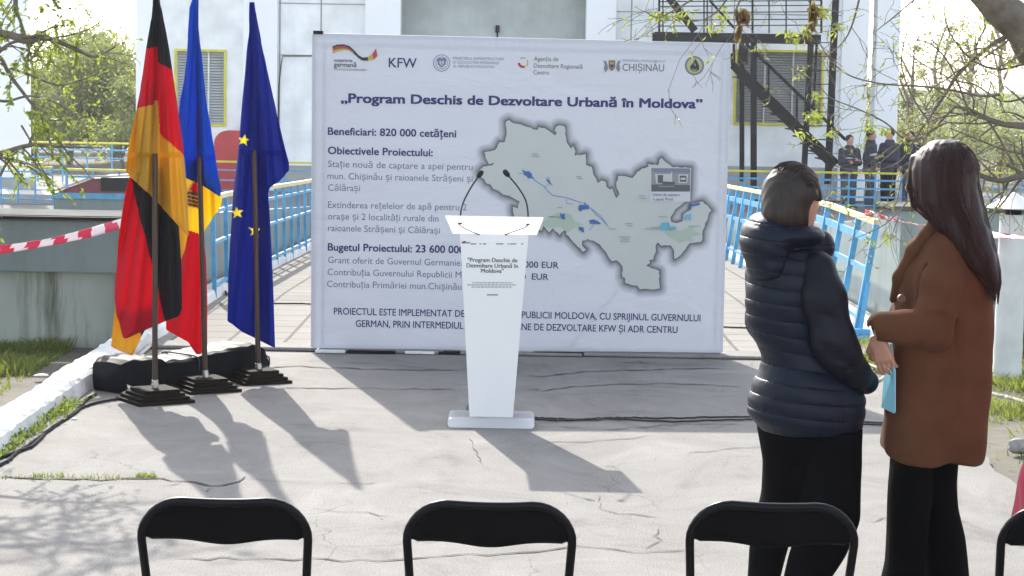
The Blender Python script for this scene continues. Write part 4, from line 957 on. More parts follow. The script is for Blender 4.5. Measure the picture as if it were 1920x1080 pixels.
a = at(-20, 388, 44); mb = MB(); mb.box((a.x - 3, 43.6, -.84), (a.x + 3.3, 45.5, -.62)); tag(mb.build("platform", MAT['plinth'], bevel=.02), "low grey concrete platform under the left yard railing", "platform")

# ------------------------------------------------------------------ building
BY = 50.0
bld = empty("building", (0, BY, -.8), "white panelled pump station building with grey recess and louvred windows behind the banner", "building"); o = bld.location
X = lambda px, py=150, Y=BY: at(px, py, Y).x
Z = lambda py, px=960, Y=BY: at(px, py, Y).z
TOP = 4.5
xl, xr = X(256), X(1625)
def wall_with(x0, x1, z0, z1, holes, y, th, mb):
    """front wall between x0..x1 with rectangular openings"""
    xs_ = sorted({x0, x1} | {h[0] for h in holes} | {h[1] for h in holes}); zs_ = sorted({z0, z1} | {h[2] for h in holes} | {h[3] for h in holes})
    for a, b in zip(xs_[:-1], xs_[1:]):
        for c_, d in zip(zs_[:-1], zs_[1:]):
            mx_, mz = (a + b) / 2, (c_ + d) / 2
            if any(h[0] < mx_ < h[1] and h[2] < mz < h[3] for h in holes): continue
            mb.box((a, y, c_), (b, y + th, d))
wl = (X(332), X(420), Z(232, 380), Z(97, 380)); wr_ = (X(1381), X(1540), Z(231, 1460), Z(98, 1460))
rec0, rec1 = X(751), X(1096)
mb = MB(); wall_with(xl, rec0, -.8, TOP, [wl], BY, .35, mb); wall_with(rec1, xr, -.8, TOP, [wr_], BY, .35, mb)
mb.box((xl, BY + .352, -.8), (xl + .35, BY + 11, TOP)); mb.box((xr - .35, BY + .352, -.8), (xr, BY + 11, TOP)); mb.box((xl + .36, BY + 10.6, -.8), (xr - .36, BY + 11, TOP))
mb.build("wall", MAT['facade'], bld, o)
mb = MB(); mb.box((rec0 - .2, BY + .9, -.8), (rec1 + .2, BY + 1.2, TOP)); mb.build("recess_panel", MAT['recess'], bld, o)
mb = MB(); mb.box((xl - .2, BY - .5, TOP), (xr + 1.2, BY + 11.2, TOP + .5)); mb.build("roof", MAT['plinth'], bld, o)
for x0, x1, d in ((457, 521, .18), (685, 751, .30), (1096, 1152, .30), (256, 300, .10), (1575, 1625, .12)):
    mb = MB(); mb.box((X(x0), BY - d, -.8), (X(x1), BY - .003, TOP)); mb.build("pilaster", MAT['pilaster'], bld, o, bevel=.015)
mb = MB()
for x0, x1 in ((300, 457), (521, 685), (1152, 1575)): mb.box((X(x0) + .004, BY - .06, -.8), (X(x1) - .004, BY - .004, Z(311, (x0 + x1) / 2)))
build_each(mb, "plinth", MAT['plinth'], bld, o)
mb = MB()   # panel joints: narrow cover strips
for x in (523, 600, 1180, 1330): mb.box((X(x), BY - .012, -.3), (X(x) + .03, BY - .002, TOP))
for py in (8, 105): mb.box((X(522), BY - .014, Z(py, 600)), (X(684), BY - .003, Z(py, 600) + .022)); 
for py in (25,): mb.box((X(1153), BY - .014, Z(py, 1300)), (X(1574), BY - .003, Z(py, 1300) + .022))
build_each(mb, "panel_joint", M("joint_sealant", (.30, .32, .32), .8, .1), bld, o)
mb = MB(); mb.tube([at(585, 105, BY - .03), at(530, 105, BY - .03), at(527, 120, BY - .03), at(523, 160, BY - .03), at(521, 260, BY - .03)], .012, 6); mb.build("wall_conduit", MAT['steel'], bld, o, smooth=True)
def louvre(w_, nsl, slat_mat, frame_px):
    x0, x1, z0, z1 = w_; fr = empty_part = None
    mb = MB(); f = .055
    mb.box((x0 - f, BY - .05, z1), (x1 + f, BY - .004, z1 + f)); mb.box((x0 - f, BY - .05, z0 - f), (x1 + f, BY - .004, z0)); mb.box((x0 - f, BY - .048, z0), (x0, BY - .004, z1)); mb.box((x1, BY - .048, z0), (x1 + f, BY - .004, z1))
    fr = mb.build("louvre_window", MAT['yellow'], bld, o, bevel=.004)
    mb = MB()
    for i in range(nsl):
        z = z0 + (z1 - z0) * (i + .5) / nsl; h = (z1 - z0) / nsl
        mb.add([(x0, BY + .06, z - h*.36), (x1, BY + .06, z - h*.36), (x1, BY + .14, z + h*.30), (x0, BY + .14, z + h*.30), (x0, BY + .06, z - h*.26), (x1, BY + .06, z - h*.26), (x1, BY + .14, z + h*.40), (x0, BY + .14, z + h*.40)], BXF)
    mb.build("slats", MAT[slat_mat], fr, o); fr.children[-1].location = (0, 0, 0)
    mb = MB()
    for k in (1/3, 2/3): mb.box((x0 + (x1-x0)*k - .02, BY + .03, z0), (x0 + (x1-x0)*k + .02, BY + .055, z1))
    mb.build("mullion", MAT[slat_mat], fr, o)
    mb = MB(); mb.box((x0, BY + .20, z0), (x1, BY + .24, z1)); mb.build("backing", MAT['louvre_b'], fr, o)
louvre(wl, 26, 'louvre', None); louvre(wr_, 27, 'louvre_d', None)
mb = MB(); c = at(932, 62, BY); mb.tube([c + Vector((0, .85, -.9)), c + Vector((0, .85, .05))], .018, 8); mb.tube([c + Vector((0, .85, .03)), c + Vector((0, .85, .2))], .05, 10); mb.build("vent_pipe", MAT['steel'], bld, o, smooth=True)
# red rounded cabinet
a, b = at(402, 320, 49.4), at(436, 245, 49.4); mb = MB(); n = 12
pr = [(a.x, 49.3, -.8), (a.x + .75, 49.3, -.8), (a.x + .75, 49.3, b.z)] + [(a.x + .30 - .30*math.sin(R(q)), 49.3, b.z - .30 + .30*math.cos(R(q))) for q in np.linspace(0, 90, 8)]
mb.prism(pr, (0, .55, 0)); tag(mb.build("cabinet", MAT['red'], bevel=.02), "red cabinet with a rounded top against the white building, behind the middle flag", "cabinet")
# free-standing columns
def column(x0, x1, lab, Y):
    a, b = at(x0, 150, Y).x, at(x1, 150, Y).x; c = (a + b) / 2; root = empty("column", (c, Y + .3, -.8), lab, "column", "white concrete columns")
    mb = MB(); mb.box((a, Y, -.8), (b, Y + .6, TOP)); mb.build("shaft", MAT['pilaster'], root, root.location, bevel=.02)
    mb = MB(); mb.box((a - .06, Y - .06, -.84), (b + .06, Y + .66, -.55)); mb.build("foot", MAT['plinth'], root, root.location, bevel=.02)
column(1641, 1685, "tall white concrete column right of the building, behind the workers", BY); column(-2, 47, "tall white concrete column at the far left edge", BY - 1)

# ------------------------------------------------------------------ black steel stair with caged landing
def stair():
    Y = 47.4; W = .95
    root = empty("staircase", at(1480, 380, Y).to_tuple()[:2] + (-.8,), "black steel outdoor staircase with a railed landing in front of the right louvre", "staircase"); o = root.location
    A = lambda x, y, dy=0: at(x, y, Y + dy)
    mb = MB(); a, b = A(1228, 68), A(1540, 61); mb.box((a.x, Y, a.z - .10), (b.x, Y + W, a.z + .10)); mb.box((a.x - .05, Y - .03, a.z - .12), (a.x + .6, Y - .003, a.z + .06)); mb.build("landing", MAT['steel'], root, o, bevel=.01)
    mb = MB()
    for x0, y0, x1, y1, w_, dy in ((1391, 70, 1391, 340, .10, .1), (1413, 66, 1413, 355, .13, 0), (1521, 66, 1508, 312, .12, 0), (1532, 66, 1525, 200, .05, .2), (1568, -30, 1552, 345, .14, 0), (1376, 82, 1376, 130, .06, -.05), (1396, 68, 1392, 120, .2, 0)):
        mb.bar(A(x0, y0, dy), A(x1, y1, dy), w_, w_)
    build_each(mb, "support_post", MAT['steel'], root, o)
    for dy in (-.06, W):
        mb = MB(); mb.bar(A(1374, 122, dy), A(1390, 140, dy), .10, .16); mb.bar(A(1388, 136, dy), A(1566, 310, dy), .06, .25, up=(0, 0, 1)); mb.bar(A(1372, 100, dy), A(1374, 126, dy), .07, .10); mb.build("stringer", MAT['steel'], root, o)
    mb = MB(); mb.bar(A(1392, 76, -.08), A(1528, 206, -.08), .065, .065); mb.bar(A(1528, 206, -.08), A(1585, 262, -.08), .065, .065)
    for x, y0, y1 in ((1441, 122, 190), (1494, 174, 240), (1376, 84, 120)): mb.bar(A(x, y0, -.08), A(x, y1, -.08), .04, .04)
    mb.build("handrail", MAT['steel'], root, o)
    mb = MB()
    for i in range(12):
        t = i / 12; c = A(1392 + 172*t, 146 + 168*t, 0); mb.box((c.x - .13, Y - .02, c.z), (c.x + .13, Y + W - .01, c.z + .03))
    build_each(mb, "tread", MAT['steel'], root, o)
    mb = MB()
    for dy in (0, W):
        for y in (-40, 3, 12, 24, 38, 49): mb.bar(A(1235, y, dy), A(1540, y - 2, dy), .022, .022)
        for x in (1236, 1243, 1320, 1326, 1411, 1442, 1474, 1520, 1540): mb.bar(A(x, 62, dy), A(x, -45, dy), .045 if x in (1236, 1411, 1540) else .028, .028)
    build_each(mb, "landing_rail", MAT['steel'], root, o)
    mb = MB(); mb.bar(A(1250, -10, -.02), A(1303, 58, -.02), .12, .16); mb.bar(A(1330, 0, -.02), A(1376, 52, -.02), .05, .05); build_each(mb, "brace", MAT['steel'], root, o)
    mb = MB()      # ladder rungs between the two right posts
    for i in range(9):
        y = 80 + i * 26; mb.bar(A(1520 - .06*(y-66), y, .0), A(1566 - .045*(y-66), y, .0), .02, .02)
    build_each(mb, "rung", MAT['steel'], root, o)
stair()
# ------------------------------------------------------------------ smooth implicit surfaces for people
class Field:
    def __init__(s, lo, hi, h):
        s.lo = np.array(lo, float); s.h = h; s.n = np.ceil((np.array(hi) - s.lo) / h).astype(int) + 1
        s.ax = [s.lo[i] + h * np.arange(s.n[i]) for i in range(3)]; s.F = np.full(s.n, 1.0, np.float32)
    def op(s, lo, hi, fn, k=.02, mode='u'):
        m = k + .02; sl = []
        for i in range(3):
            a = max(0, int((lo[i] - m - s.lo[i]) / s.h)); b = min(s.n[i], int((hi[i] + m - s.lo[i]) / s.h) + 2)
            if b <= a: return s
            sl.append(slice(a, b))
        X = s.ax[0][sl[0]][:, None, None]; Y = s.ax[1][sl[1]][None, :, None]; Z = s.ax[2][sl[2]][None, None, :]
        d = fn(X, Y, Z).astype(np.float32); A = s.F[tuple(sl)]
        if mode == 'u':
            hh = np.clip(.5 + .5 * (d - A) / max(k, 1e-6), 0, 1); s.F[tuple(sl)] = d * (1 - hh) + A * hh - k * hh * (1 - hh)
        else:       # subtract
            d = -d; hh = np.clip(.5 - .5 * (d - A) / max(k, 1e-6), 0, 1); s.F[tuple(sl)] = d * (1 - hh) + A * hh + k * hh * (1 - hh)
        return s
    def cone(s, a, b, ra, rb, k=.02, mode='u'):
        a = np.array(a, float); b = np.array(b, float); ba = b - a; L2 = ba @ ba + 1e-12; r = max(ra, rb)
        def fn(X, Y, Z):
            t = np.clip(((X-a[0])*ba[0] + (Y-a[1])*ba[1] + (Z-a[2])*ba[2]) / L2, 0, 1)
            return np.sqrt((X-a[0]-t*ba[0])**2 + (Y-a[1]-t*ba[1])**2 + (Z-a[2]-t*ba[2])**2) - (ra + (rb-ra)*t)
        return s.op(np.minimum(a, b) - r, np.maximum(a, b) + r, fn, k, mode)
    def chain(s, pts, rs, k=.015):
        for i in range(len(pts) - 1): s.cone(pts[i], pts[i+1], rs[i], rs[i+1], k)
        return s
    def ell(s, c, r, k=.02, mode='u', rz=0.0, rx=0.0, fn2=None):
        c = np.array(c, float); r = np.array(r, float); cz, sz = math.cos(rz), math.sin(rz); cx, sx = math.cos(rx), math.sin(rx); R_ = r.max()
        def fn(X, Y, Z):
            x, y, z = X - c[0], Y - c[1], Z - c[2]; x, y = x*cz + y*sz, -x*sz + y*cz; y, z = y*cx + z*sx, -y*sx + z*cx
            k0 = np.sqrt((x/r[0])**2 + (y/r[1])**2 + (z/r[2])**2) + 1e-9; k1 = np.sqrt((x/r[0]**2)**2 + (y/r[1]**2)**2 + (z/r[2]**2)**2) + 1e-9
            d = k0 * (k0 - 1) / k1
            return d + fn2(X, Y, Z) if fn2 else d
        return s.op(c - R_, c + R_, fn, k, mode)
    def loft(s, rows, k=.02, p=2.2, disp=None, mode='u', rz=0.0):
        """rows: (z, cx, cy, rx, ry) ; soft elliptical sections stacked along z"""
        rows = np.array(sorted(rows), float); z = rows[:, 0]
        def sp(v, Z):
            return np.interp(Z, z, v)
        zz = np.linspace(z[0], z[-1], 200); ker = np.hanning(15); ker /= ker.sum()
        cols_ = []
        for i in range(1, 5):
            v = np.interp(zz, z, rows[:, i]); v = np.convolve(np.pad(v, 7, 'edge'), ker, 'valid'); cols_.append(v)
        c0, s0 = math.cos(rz), math.sin(rz)
        def fn(X, Y, Z):
            cx, cy, rx, ry = [np.interp(Z, zz, v) for v in cols_]
            x, y = X - cx, Y - cy; x, y = x*c0 + y*s0, -x*s0 + y*c0
            q = (np.abs(x / rx)**p + np.abs(y / ry)**p) ** (1 / p); d = (q - 1) * np.minimum(rx, ry)
            d = np.maximum(d, np.maximum(Z - z[-1], z[0] - Z))
            return d + disp(X, Y, Z) if disp else d
        R_ = max(rows[:, 3].max(), rows[:, 4].max()) + .02
        return s.op((rows[:, 1].min() - R_, rows[:, 2].min() - R_, z[0]), (rows[:, 1].max() + R_, rows[:, 2].max() + R_, z[-1]), fn, k, mode)
    def mesh(s):
        F = s.F; n = F.shape; S = F < 0
        c = [(i, j, k) for i in (0, 1) for j in (0, 1) for k in (0, 1)]
        cnt = sum(S[i:n[0]-1+i, j:n[1]-1+j, k:n[2]-1+k].astype(np.int8) for i, j, k in c)
        act = (cnt > 0) & (cnt < 8); ci = np.argwhere(act); idm = -np.ones(act.shape, int); idm[act] = np.arange(len(ci))
        acc = np.zeros((len(ci), 3)); num = np.zeros(len(ci))
        for a in c:
            for ax in range(3):
                if a[ax]: continue
                b = list(a); b[ax] = 1
                fa = F[tuple((ci + a).T)].astype(float); fb = F[tuple((ci + b).T)].astype(float); m = (fa < 0) != (fb < 0)
                t = np.where(m, fa / np.where(m, fa - fb, 1), 0); p = np.tile(np.array(a, float), (len(ci), 1)); p[:, ax] += t
                acc[m] += p[m]; num[m] += 1
        V = s.lo + (ci + acc / num[:, None]) * s.h; Q = []
        for ax in range(3):
            u, v = (ax + 1) % 3, (ax + 2) % 3
            sl0 = [slice(None)] * 3; sl1 = [slice(None)] * 3; sl0[ax] = slice(0, -1); sl1[ax] = slice(1, None)
            e = np.argwhere(S[tuple(sl0)] != S[tuple(sl1)]); e = e[(e[:, u] > 0) & (e[:, v] > 0) & (e[:, u] < n[u]-1) & (e[:, v] < n[v]-1)]
            flip = S[tuple(e.T)]
            def g(du, dv):
                q = e.copy(); q[:, u] -= du; q[:, v] -= dv; return idm[tuple(q.T)]
            q = np.stack([g(1, 1), g(0, 1), g(0, 0), g(1, 0)], 1); q[~flip] = q[~flip][:, ::-1]; Q.append(q)
        return V, np.concatenate(Q)
    def build(s, name, mat, parent, sm_=2):
        V, Q = s.mesh(); o = mesh_obj(name, V, Q, mat, parent, smooth=True)
        if sm_:
            m = o.modifiers.new("smooth", 'SMOOTH'); m.factor = .5; m.iterations = sm_
        return o
MAT['puffer'].name = "navy_quilted_nylon"

def hand(f, wrist, dirv, side, palm_n, curl=.5, sc_=1.0):
    """palm + four bent fingers + thumb; dirv along the hand, side towards the thumb"""
    w_ = np.array(wrist, float); d = np.array(dirv, float); d /= np.linalg.norm(d); t = np.array(side, float); t -= d * (t @ d); t /= np.linalg.norm(t); n = np.cross(d, t)
    if n @ np.array(palm_n, float) < 0: n = -n
    for i in range(5):
        o_ = t * (.030 - i * .0155) * sc_; f.cone(w_ + o_ * .6, w_ + d * .088 * sc_ + o_, .0135 * sc_, .0115 * sc_, .008)
    for i, L in enumerate((.070, .079, .073, .058)):
        b = w_ + d * .088 * sc_ + t * (.030 - i * .0205) * sc_; a = curl * (.55 + .12 * i); p = [b]
        for j, l in enumerate((.45, .32, .23)):
            ang = a * (j + .6); p.append(p[-1] + (d * math.cos(ang) + n * math.sin(ang)) * L * l * sc_)
        f.chain(p, [.0094*sc_, .0085*sc_, .0077*sc_, .0064*sc_], .003)
    b = w_ + d * .02 * sc_ + t * .03 * sc_; f.chain([b, b + (d*.75 + t*.6 + n*.25)*.038*sc_, b + (d*.95 + t*.45 + n*.5)*.068*sc_, b + (d*1.0 + t*.3 + n*.65)*.092*sc_], [.015*sc_, .0125*sc_, .0105*sc_, .0085*sc_], .008)

def head(f, c, face, h=.225):
    """head with eye sockets, nose, lips, ears; face = horizontal unit vector it looks along"""
    fx, fy = face; yaw = math.atan2(fx, fy) * -1; F3 = np.array([fx, fy, 0]); S3 = np.array([fy, -fx, 0]); c = np.array(c, float); U = np.array([0, 0, 1.0])
    f.ell(c + U*.022, (.076, .095, .095), .01, rz=yaw); f.ell(c + F3*.022 - U*.035, (.058, .066, .080), .03, rz=yaw); f.ell(c + F3*.055 - U*.092, (.028, .026, .024), .03, rz=yaw)
    f.cone(c + F3*.086 + U*.012, c + F3*.108 - U*.030, .010, .014, .012)
    for s_ in (-1, 1):
        f.ell(c + F3*.088 + S3*s_*.032 + U*.010, (.018, .012, .012), .012, 'sub', rz=yaw); f.ell(c + F3*.080 + S3*s_*.032 + U*.010, (.0125, .0125, .0115), .003)
        f.cone(c + F3*.090 + S3*s_*.015 + U*.030, c + F3*.080 + S3*s_*.048 + U*.030, .007, .006, .01)
        f.ell(c - F3*.006 + S3*s_*.078 - U*.008, (.010, .020, .032), .006, rz=yaw); f.ell(c + F3*.004 + S3*s_*.086 - U*.006, (.007, .010, .018), .004, 'sub', rz=yaw)
    f.ell(c + F3*.092 - U*.056, (.024, .010, .0065), .006, rz=yaw); f.ell(c + F3*.090 - U*.068, (.020, .010, .0075), .006, rz=yaw); f.ell(c + F3*.101 - U*.0615, (.022, .004, .0018), .003, 'sub', rz=yaw)
def rowmap(Y, rows, o):
    """(py, xl, xr, ry, dy) rows in picture space at depth Y -> loft rows in the person's own space"""
    out = []
    for py, xl_, xr_, ry, dy in rows:
        a, b = at(xl_, py, Y), at(xr_, py, Y); out.append(((a.z + b.z) / 2 - o.z, (a.x + b.x) / 2 - o.x, dy, (b.x - a.x) / 2, ry))
    return out

# ---- woman in the navy puffer jacket ---------------------------------
YA = 7.12; pa = at(1512, 1150, YA); A_ = empty("person", (pa.x, YA, 0), "woman in a navy quilted puffer jacket seen from behind, dark hair, hand in pocket", "person")
oA = A_.location
def PA(px, py, dy=0.0):
    q = at(px, py, YA + dy) - oA; return (q.x, q.y, q.z)
face_a = (math.sin(R(52)), math.cos(R(52)))
f = Field((-.26, -.26, -.01), (.26, .26, 1.66), .0075)
hc = np.array(PA(1487, 372)); head(f, hc + [0, 0, -.005], face_a)
f.cone(PA(1485, 400, -.01), PA(1478, 470, -.02), .052, .060, .03)
f.loft(rowmap(YA, [(470, 1440, 1520, .06, 0), (500, 1415, 1555, .085, 0), (560, 1412, 1560, .10, 0), (640, 1430, 1570, .095, 0), (690, 1450, 1570, .08, 0), (760, 1445, 1590, .09, 0), (830, 1455, 1590, .08, 0)], oA), .02)
hipL, hipR = PA(1475, 830, .035), PA(1560, 830, -.035); kL, kR = PA(1448, 1020, .065), PA(1535, 1010, -.053); aL, aR = (PA(1436, 1190)[0], .08, .09), (PA(1519, 1190)[0], -.07, .09)
for hp, k_, an in ((hipL, kL, aL), (hipR, kR, aR)):
    f.chain([hp, k_, an], [.06, .045, .036], .02); f.cone((an[0], an[1], .04), (an[0] + .07, an[1] + .10, .025), .036, .026, .02)
shR = PA(1545, 520, -.08); elR = PA(1578, 655, -.15); wrR = PA(1598, 704, -.085)
f.chain([shR, elR, wrR], [.045, .034, .024], .02); hand(f, wrR, (.10, .28, -.14), (.3, .3, .9), (-.4, .9, 0), .8, .75)
shL = PA(1440, 520, .10); elL = PA(1470, 650, .20); wrL = PA(1560, 715, .20)
f.chain([shL, elL, wrL], [.05, .04, .028], .02); hand(f, wrL, (.4, -.5, -.3), (.2, .2, 1), (0, -1, 0), .9, .75)
f.build("body", MAT['skin'], A_, 1)
quilt = lambda amp, per, sl=.0: (lambda X, Y, Z: -amp * (np.abs(np.sin(math.pi * (Z + sl * X + .006*np.sin(X*9)) / per)) ** .55 - .6) + .0012*np.sin(X*43 + Z*17) * np.sin(Z*61 + X*21))
f = Field((-.30, -.30, .66), (.30, .30, 1.48), .0065)
f.loft(rowmap(YA, [(470, 1420, 1535, .085, -.005), (485, 1408, 1548, .11, -.005), (515, 1404, 1556, .125, 0), (560, 1397, 1552, .135, 0), (610, 1401, 1552, .132, 0), (640, 1414, 1558, .13, 0), (665, 1429, 1572, .13, 0), (690, 1426, 1590, .14, 0), (715, 1413, 1612, .165, .0), (745, 1404, 1622, .175, 0), (772, 1401, 1622, .178, 0), (788, 1408, 1618, .175, 0), (806, 1430, 1612, .16, 0)], oA), .02, 2.1, quilt(.0045, .052, .10))
# upper arm and forearm with the hand in the pocket
qa = lambda X, Y, Z: .0025 * np.sin(Z * 95 + X * 30) * np.sin(X * 60 + Y * 40)
def arm(f, pts, rs, k=.03):
    for i in range(len(pts) - 1): f.cone(pts[i], pts[i+1], rs[i], rs[i+1], k)
arm(f, [PA(1436, 515, .07), PA(1440, 600, .13), PA(1480, 665, .18), PA(1570, 716, .18)], [.070, .072, .066, .05])
# stand collar and hood
f.cone(PA(1440, 452, -.02), PA(1532, 462, .02), .075, .060, .03)
jk = f.build("jacket", MAT['puffer'], A_, 1)
f = Field((-.12, -.34, .70), (.34, .12, 1.46), .006)
arm(f, [PA(1530, 506, -.065), PA(1544, 560, -.115), PA(1564, 640, -.135), PA(1577, 668, -.13)], [.066, .072, .068, .064], .03)
arm(f, [PA(1577, 662, -.13), PA(1601, 700, -.09), PA(1624, 716, -.04)], [.064, .054, .042], .02)
for x, y, d_ in ((1552, 655, -.20), (1566, 672, -.195), (1580, 686, -.17), (1548, 540, -.19), (1556, 596, -.20)): f.cone(PA(x - 14, y - 6, d_), PA(x + 18, y + 8, d_), .009, .007, .016, 'sub')
f.build("sleeve", MAT['sleeve'], jk, 1)
f = Field((-.30, -.24, 1.20), (.12, .24, 1.50), .006)
f.ell(PA(1437, 452, -.02), (.088, .135, .098), .02, rx=.15, fn2=quilt(.005, .046, .35)); f.ell(PA(1440, 500, -.02), (.070, .12, .055), .03, fn2=quilt(.004, .045)); f.ell(PA(1487, 440, -.03), (.105, .11, .045), .02, fn2=quilt(.004, .04))
f.ell(PA(1492, 402, -.01), (.075, .095, .05), .02, 'sub')
f.cone(PA(1520, 444, .0), PA(1524, 472, .0), .030, .040, .02)
f.build("hood", MAT['puffer'], A_, 2)
f = Field((-.26, -.26, 0), (.26, .26, .80), .007)
fold = lambda X, Y, Z: .0028 * np.sin(Z*17 + X*22) * np.sin(X*24 + Y*31 + 1)
f.loft(rowmap(YA, [(770, 1424, 1612, .13, 0), (810, 1430, 1608, .125, 0), (850, 1448, 1596, .09, 0)], oA), .02, 2.2, fold)
for tr in ([(800, 1424, 1520, .12, .04), (868, 1434, 1525, .11, .045), (930, 1430, 1512, .095, .05), (1000, 1415, 1488, .082, .06), (1040, 1410, 1480, .075, .07), (1100, 1405, 1468, .068, .08), (1196, 1410, 1462, .06, .08)],
           [(800, 1510, 1612, .12, -.03), (868, 1506, 1612, .115, -.035), (930, 1500, 1608, .105, -.05), (966, 1496, 1607, .10, -.05), (1030, 1476, 1584, .092, -.055), (1080, 1466, 1548, .082, -.06), (1140, 1470, 1540, .07, -.07), (1200, 1490, 1548, .062, -.07)]):
    f.loft(rowmap(YA, tr, oA), .03, 2.1, fold)
f.build("trousers", MAT['trouser'], A_, 2)
for an in (aL, aR):
    f = Field((an[0] - .09, an[1] - .09, 0), (an[0] + .16, an[1] + .20, .12), .006); f.cone((an[0] - .01, an[1], .045), (an[0] + .075, an[1] + .10, .034), .046, .036, .02); f.build("shoe", MAT['shoe'], A_, 1)
f = Field(hc - .17, hc + .17, .005); yaw = -math.atan2(face_a[0], face_a[1])
strand = lambda X, Y, Z: .0011 * np.sin(X*150 + Z*42 + Y*60) + .0008*np.sin(Y*210 + Z*60 + X*90)
f.ell(hc + np.array([-.006, -.012, .010]), (.098, .106, .108), .02, rz=yaw, fn2=strand)
f.ell(hc + np.array([-.045, -.055, -.055]), (.062, .062, .062), .035, fn2=strand); f.ell(hc + np.array([.005, -.05, -.065]), (.062, .05, .05), .03, fn2=strand)
Fa = np.array([face_a[0], face_a[1], 0]); Sa = np.array([face_a[1], -face_a[0], 0])
f.ell(hc + Fa*.075 - np.array([0, 0, .045]), (.085, .075, .092), .012, 'sub', rz=yaw)
for s_ in (1,): f.ell(hc + Sa*s_*.098 + Fa*.022 - np.array([0, 0, .055]), (.055, .040, .060), .012, 'sub', rz=yaw)
# groove between crown and front section
for q in np.linspace(0, math.pi, 16):
    p0 = hc + np.array([.01, -.01, .012]) + Sa * math.cos(q) * .100 + np.array([0, 0, 1]) * math.sin(q) * .112 + Fa * .045
    f.ell(p0, (.006, .006, .006), .008, 'sub')
f.build("hair", MAT['hair_a'], A_, 1)
def strands(paths, r0, mat, root, name="hair_strands"):
    mb = MB()
    for P in paths: mb.tube([Vector(q) for q in P], [r0 * (.5 + .5 * math.sin(math.pi * (.15 + .8 * i / (len(P) - 1)))) for i in range(len(P))], 4, cap=False)
    return mb.build(name, mat, root, smooth=True, split=80)
rs = np.random.default_rng(31); paths = []
for k in range(420):      # locks combed back from the hairline over the crown to the nape
    a = rs.uniform(-1.25, 1.25); P = []; wob = rs.normal(0, .02); L0 = rs.uniform(-.1, .5); L1 = L0 + rs.uniform(.9, 2.0)
    for t in np.linspace(L0, min(L1, 2.75), 9):
        el = math.pi * .28 + t * .62; s_ = math.sin(a) * .99; c_ = math.cos(a)
        v = Fa * math.cos(el) * .107 * c_ + np.array([0, 0, 1]) * math.sin(el) * .110 * c_ + Sa * s_ * .100
        P.append(hc + np.array([-.006, -.012, .010]) + v * (1.0 + rs.normal(0, .004)) + np.array([0, 0, wob * t * .1]))
    paths.append(P)
strands(paths[::2], .0016, MAT['hair_a'], A_); strands(paths[1::2], .0014, MAT['hair_a_hi'], A_)

# ---- woman in the camel coat -----------------------------------------
YB = 7.15; pb = at(1755, 1150, YB); B_ = empty("person", (pb.x, YB, 0), "woman with long dark hair in a camel wool coat and wide black trousers", "person"); oB = B_.location
def PB(px, py, dy=0.0):
    q = at(px, py, YB + dy) - oB; return (q.x, q.y, q.z)
face_b = (math.sin(R(-62)), math.cos(R(-62)))
f = Field((-.34, -.32, -.01), (.28, .26, 1.76), .0042)
hb = np.array(PB(1764, 338)); head(f, hb, face_b)
f.cone(PB(1768, 380), PB(1772, 440, .0), .050, .058, .03)
f.loft(rowmap(YB, [(440, 1730, 1810, .06, 0), (475, 1715, 1835, .09, 0), (560, 1700, 1840, .10, 0), (660, 1705, 1835, .095, 0), (760, 1695, 1825, .10, 0), (850, 1700, 1785, .07, 0)], oB), .02)
for hp, k_, an in ((PB(1710, 850, -.03), PB(1697, 1000, -.04), (PB(1690, 1200)[0], -.05, .10)), (PB(1762, 850, .03), PB(1770, 1000, .04), (PB(1785, 1200)[0], .06, .10))):
    f.chain([hp, k_, an], [.06, .045, .036], .02); f.cone((an[0], an[1], .04), (an[0] - .08, an[1] + .07, .025), .036, .028, .02)
shB, elB, wrB = PB(1762, 485, -.09), PB(1748, 618, -.165), PB(1650, 620, -.155)
f.chain([shB, elB, wrB], [.036, .022, .020], .01)
hand(f, PB(1645, 634, -.15), (.075, .02, -.21), (-1, .5, .2), (1, .6, 0), .45, .86)
sh2, el2, wr2 = PB(1735, 480, .12), PB(1705, 600, .18), PB(1700, 690, .16)
f.chain([sh2, el2, wr2], [.036, .03, .024], .02); hand(f, wr2, (-.02, -.05, -.3), (-1, 0, .3), (1, 0, 0), .5, .92)
f.build("body", MAT['skin'], B_, 1)
drape = lambda X, Y, Z: .0065 * np.sin(X*22 + Y*30 + 2*np.sin(Z*5)) * np.clip((1.25 - Z) * 2, 0, 1) + .003*np.sin(X*47 - Z*13 + Y*20)*np.clip((1.3 - Z)*2, 0, 1) + .002*np.sin(Z*31 + X*18)
f = Field((-.36, -.30, .58), (.30, .30, 1.46), .0065)
f.loft(rowmap(YB, [(418, 1752, 1800, .055, 0), (440, 1728, 1810, .085, 0), (460, 1712, 1826, .115, 0), (490, 1694, 1846, .14, 0), (530, 1680, 1860, .15, .0), (590, 1672, 1861, .155, 0), (660, 1668, 1858, .155, 0), (740, 1660, 1854, .165, 0), (800, 1654, 1850, .172, 0), (835, 1652, 1848, .175, 0), (858, 1656, 1846, .175, 0)], oB), .02, 2.3, drape)
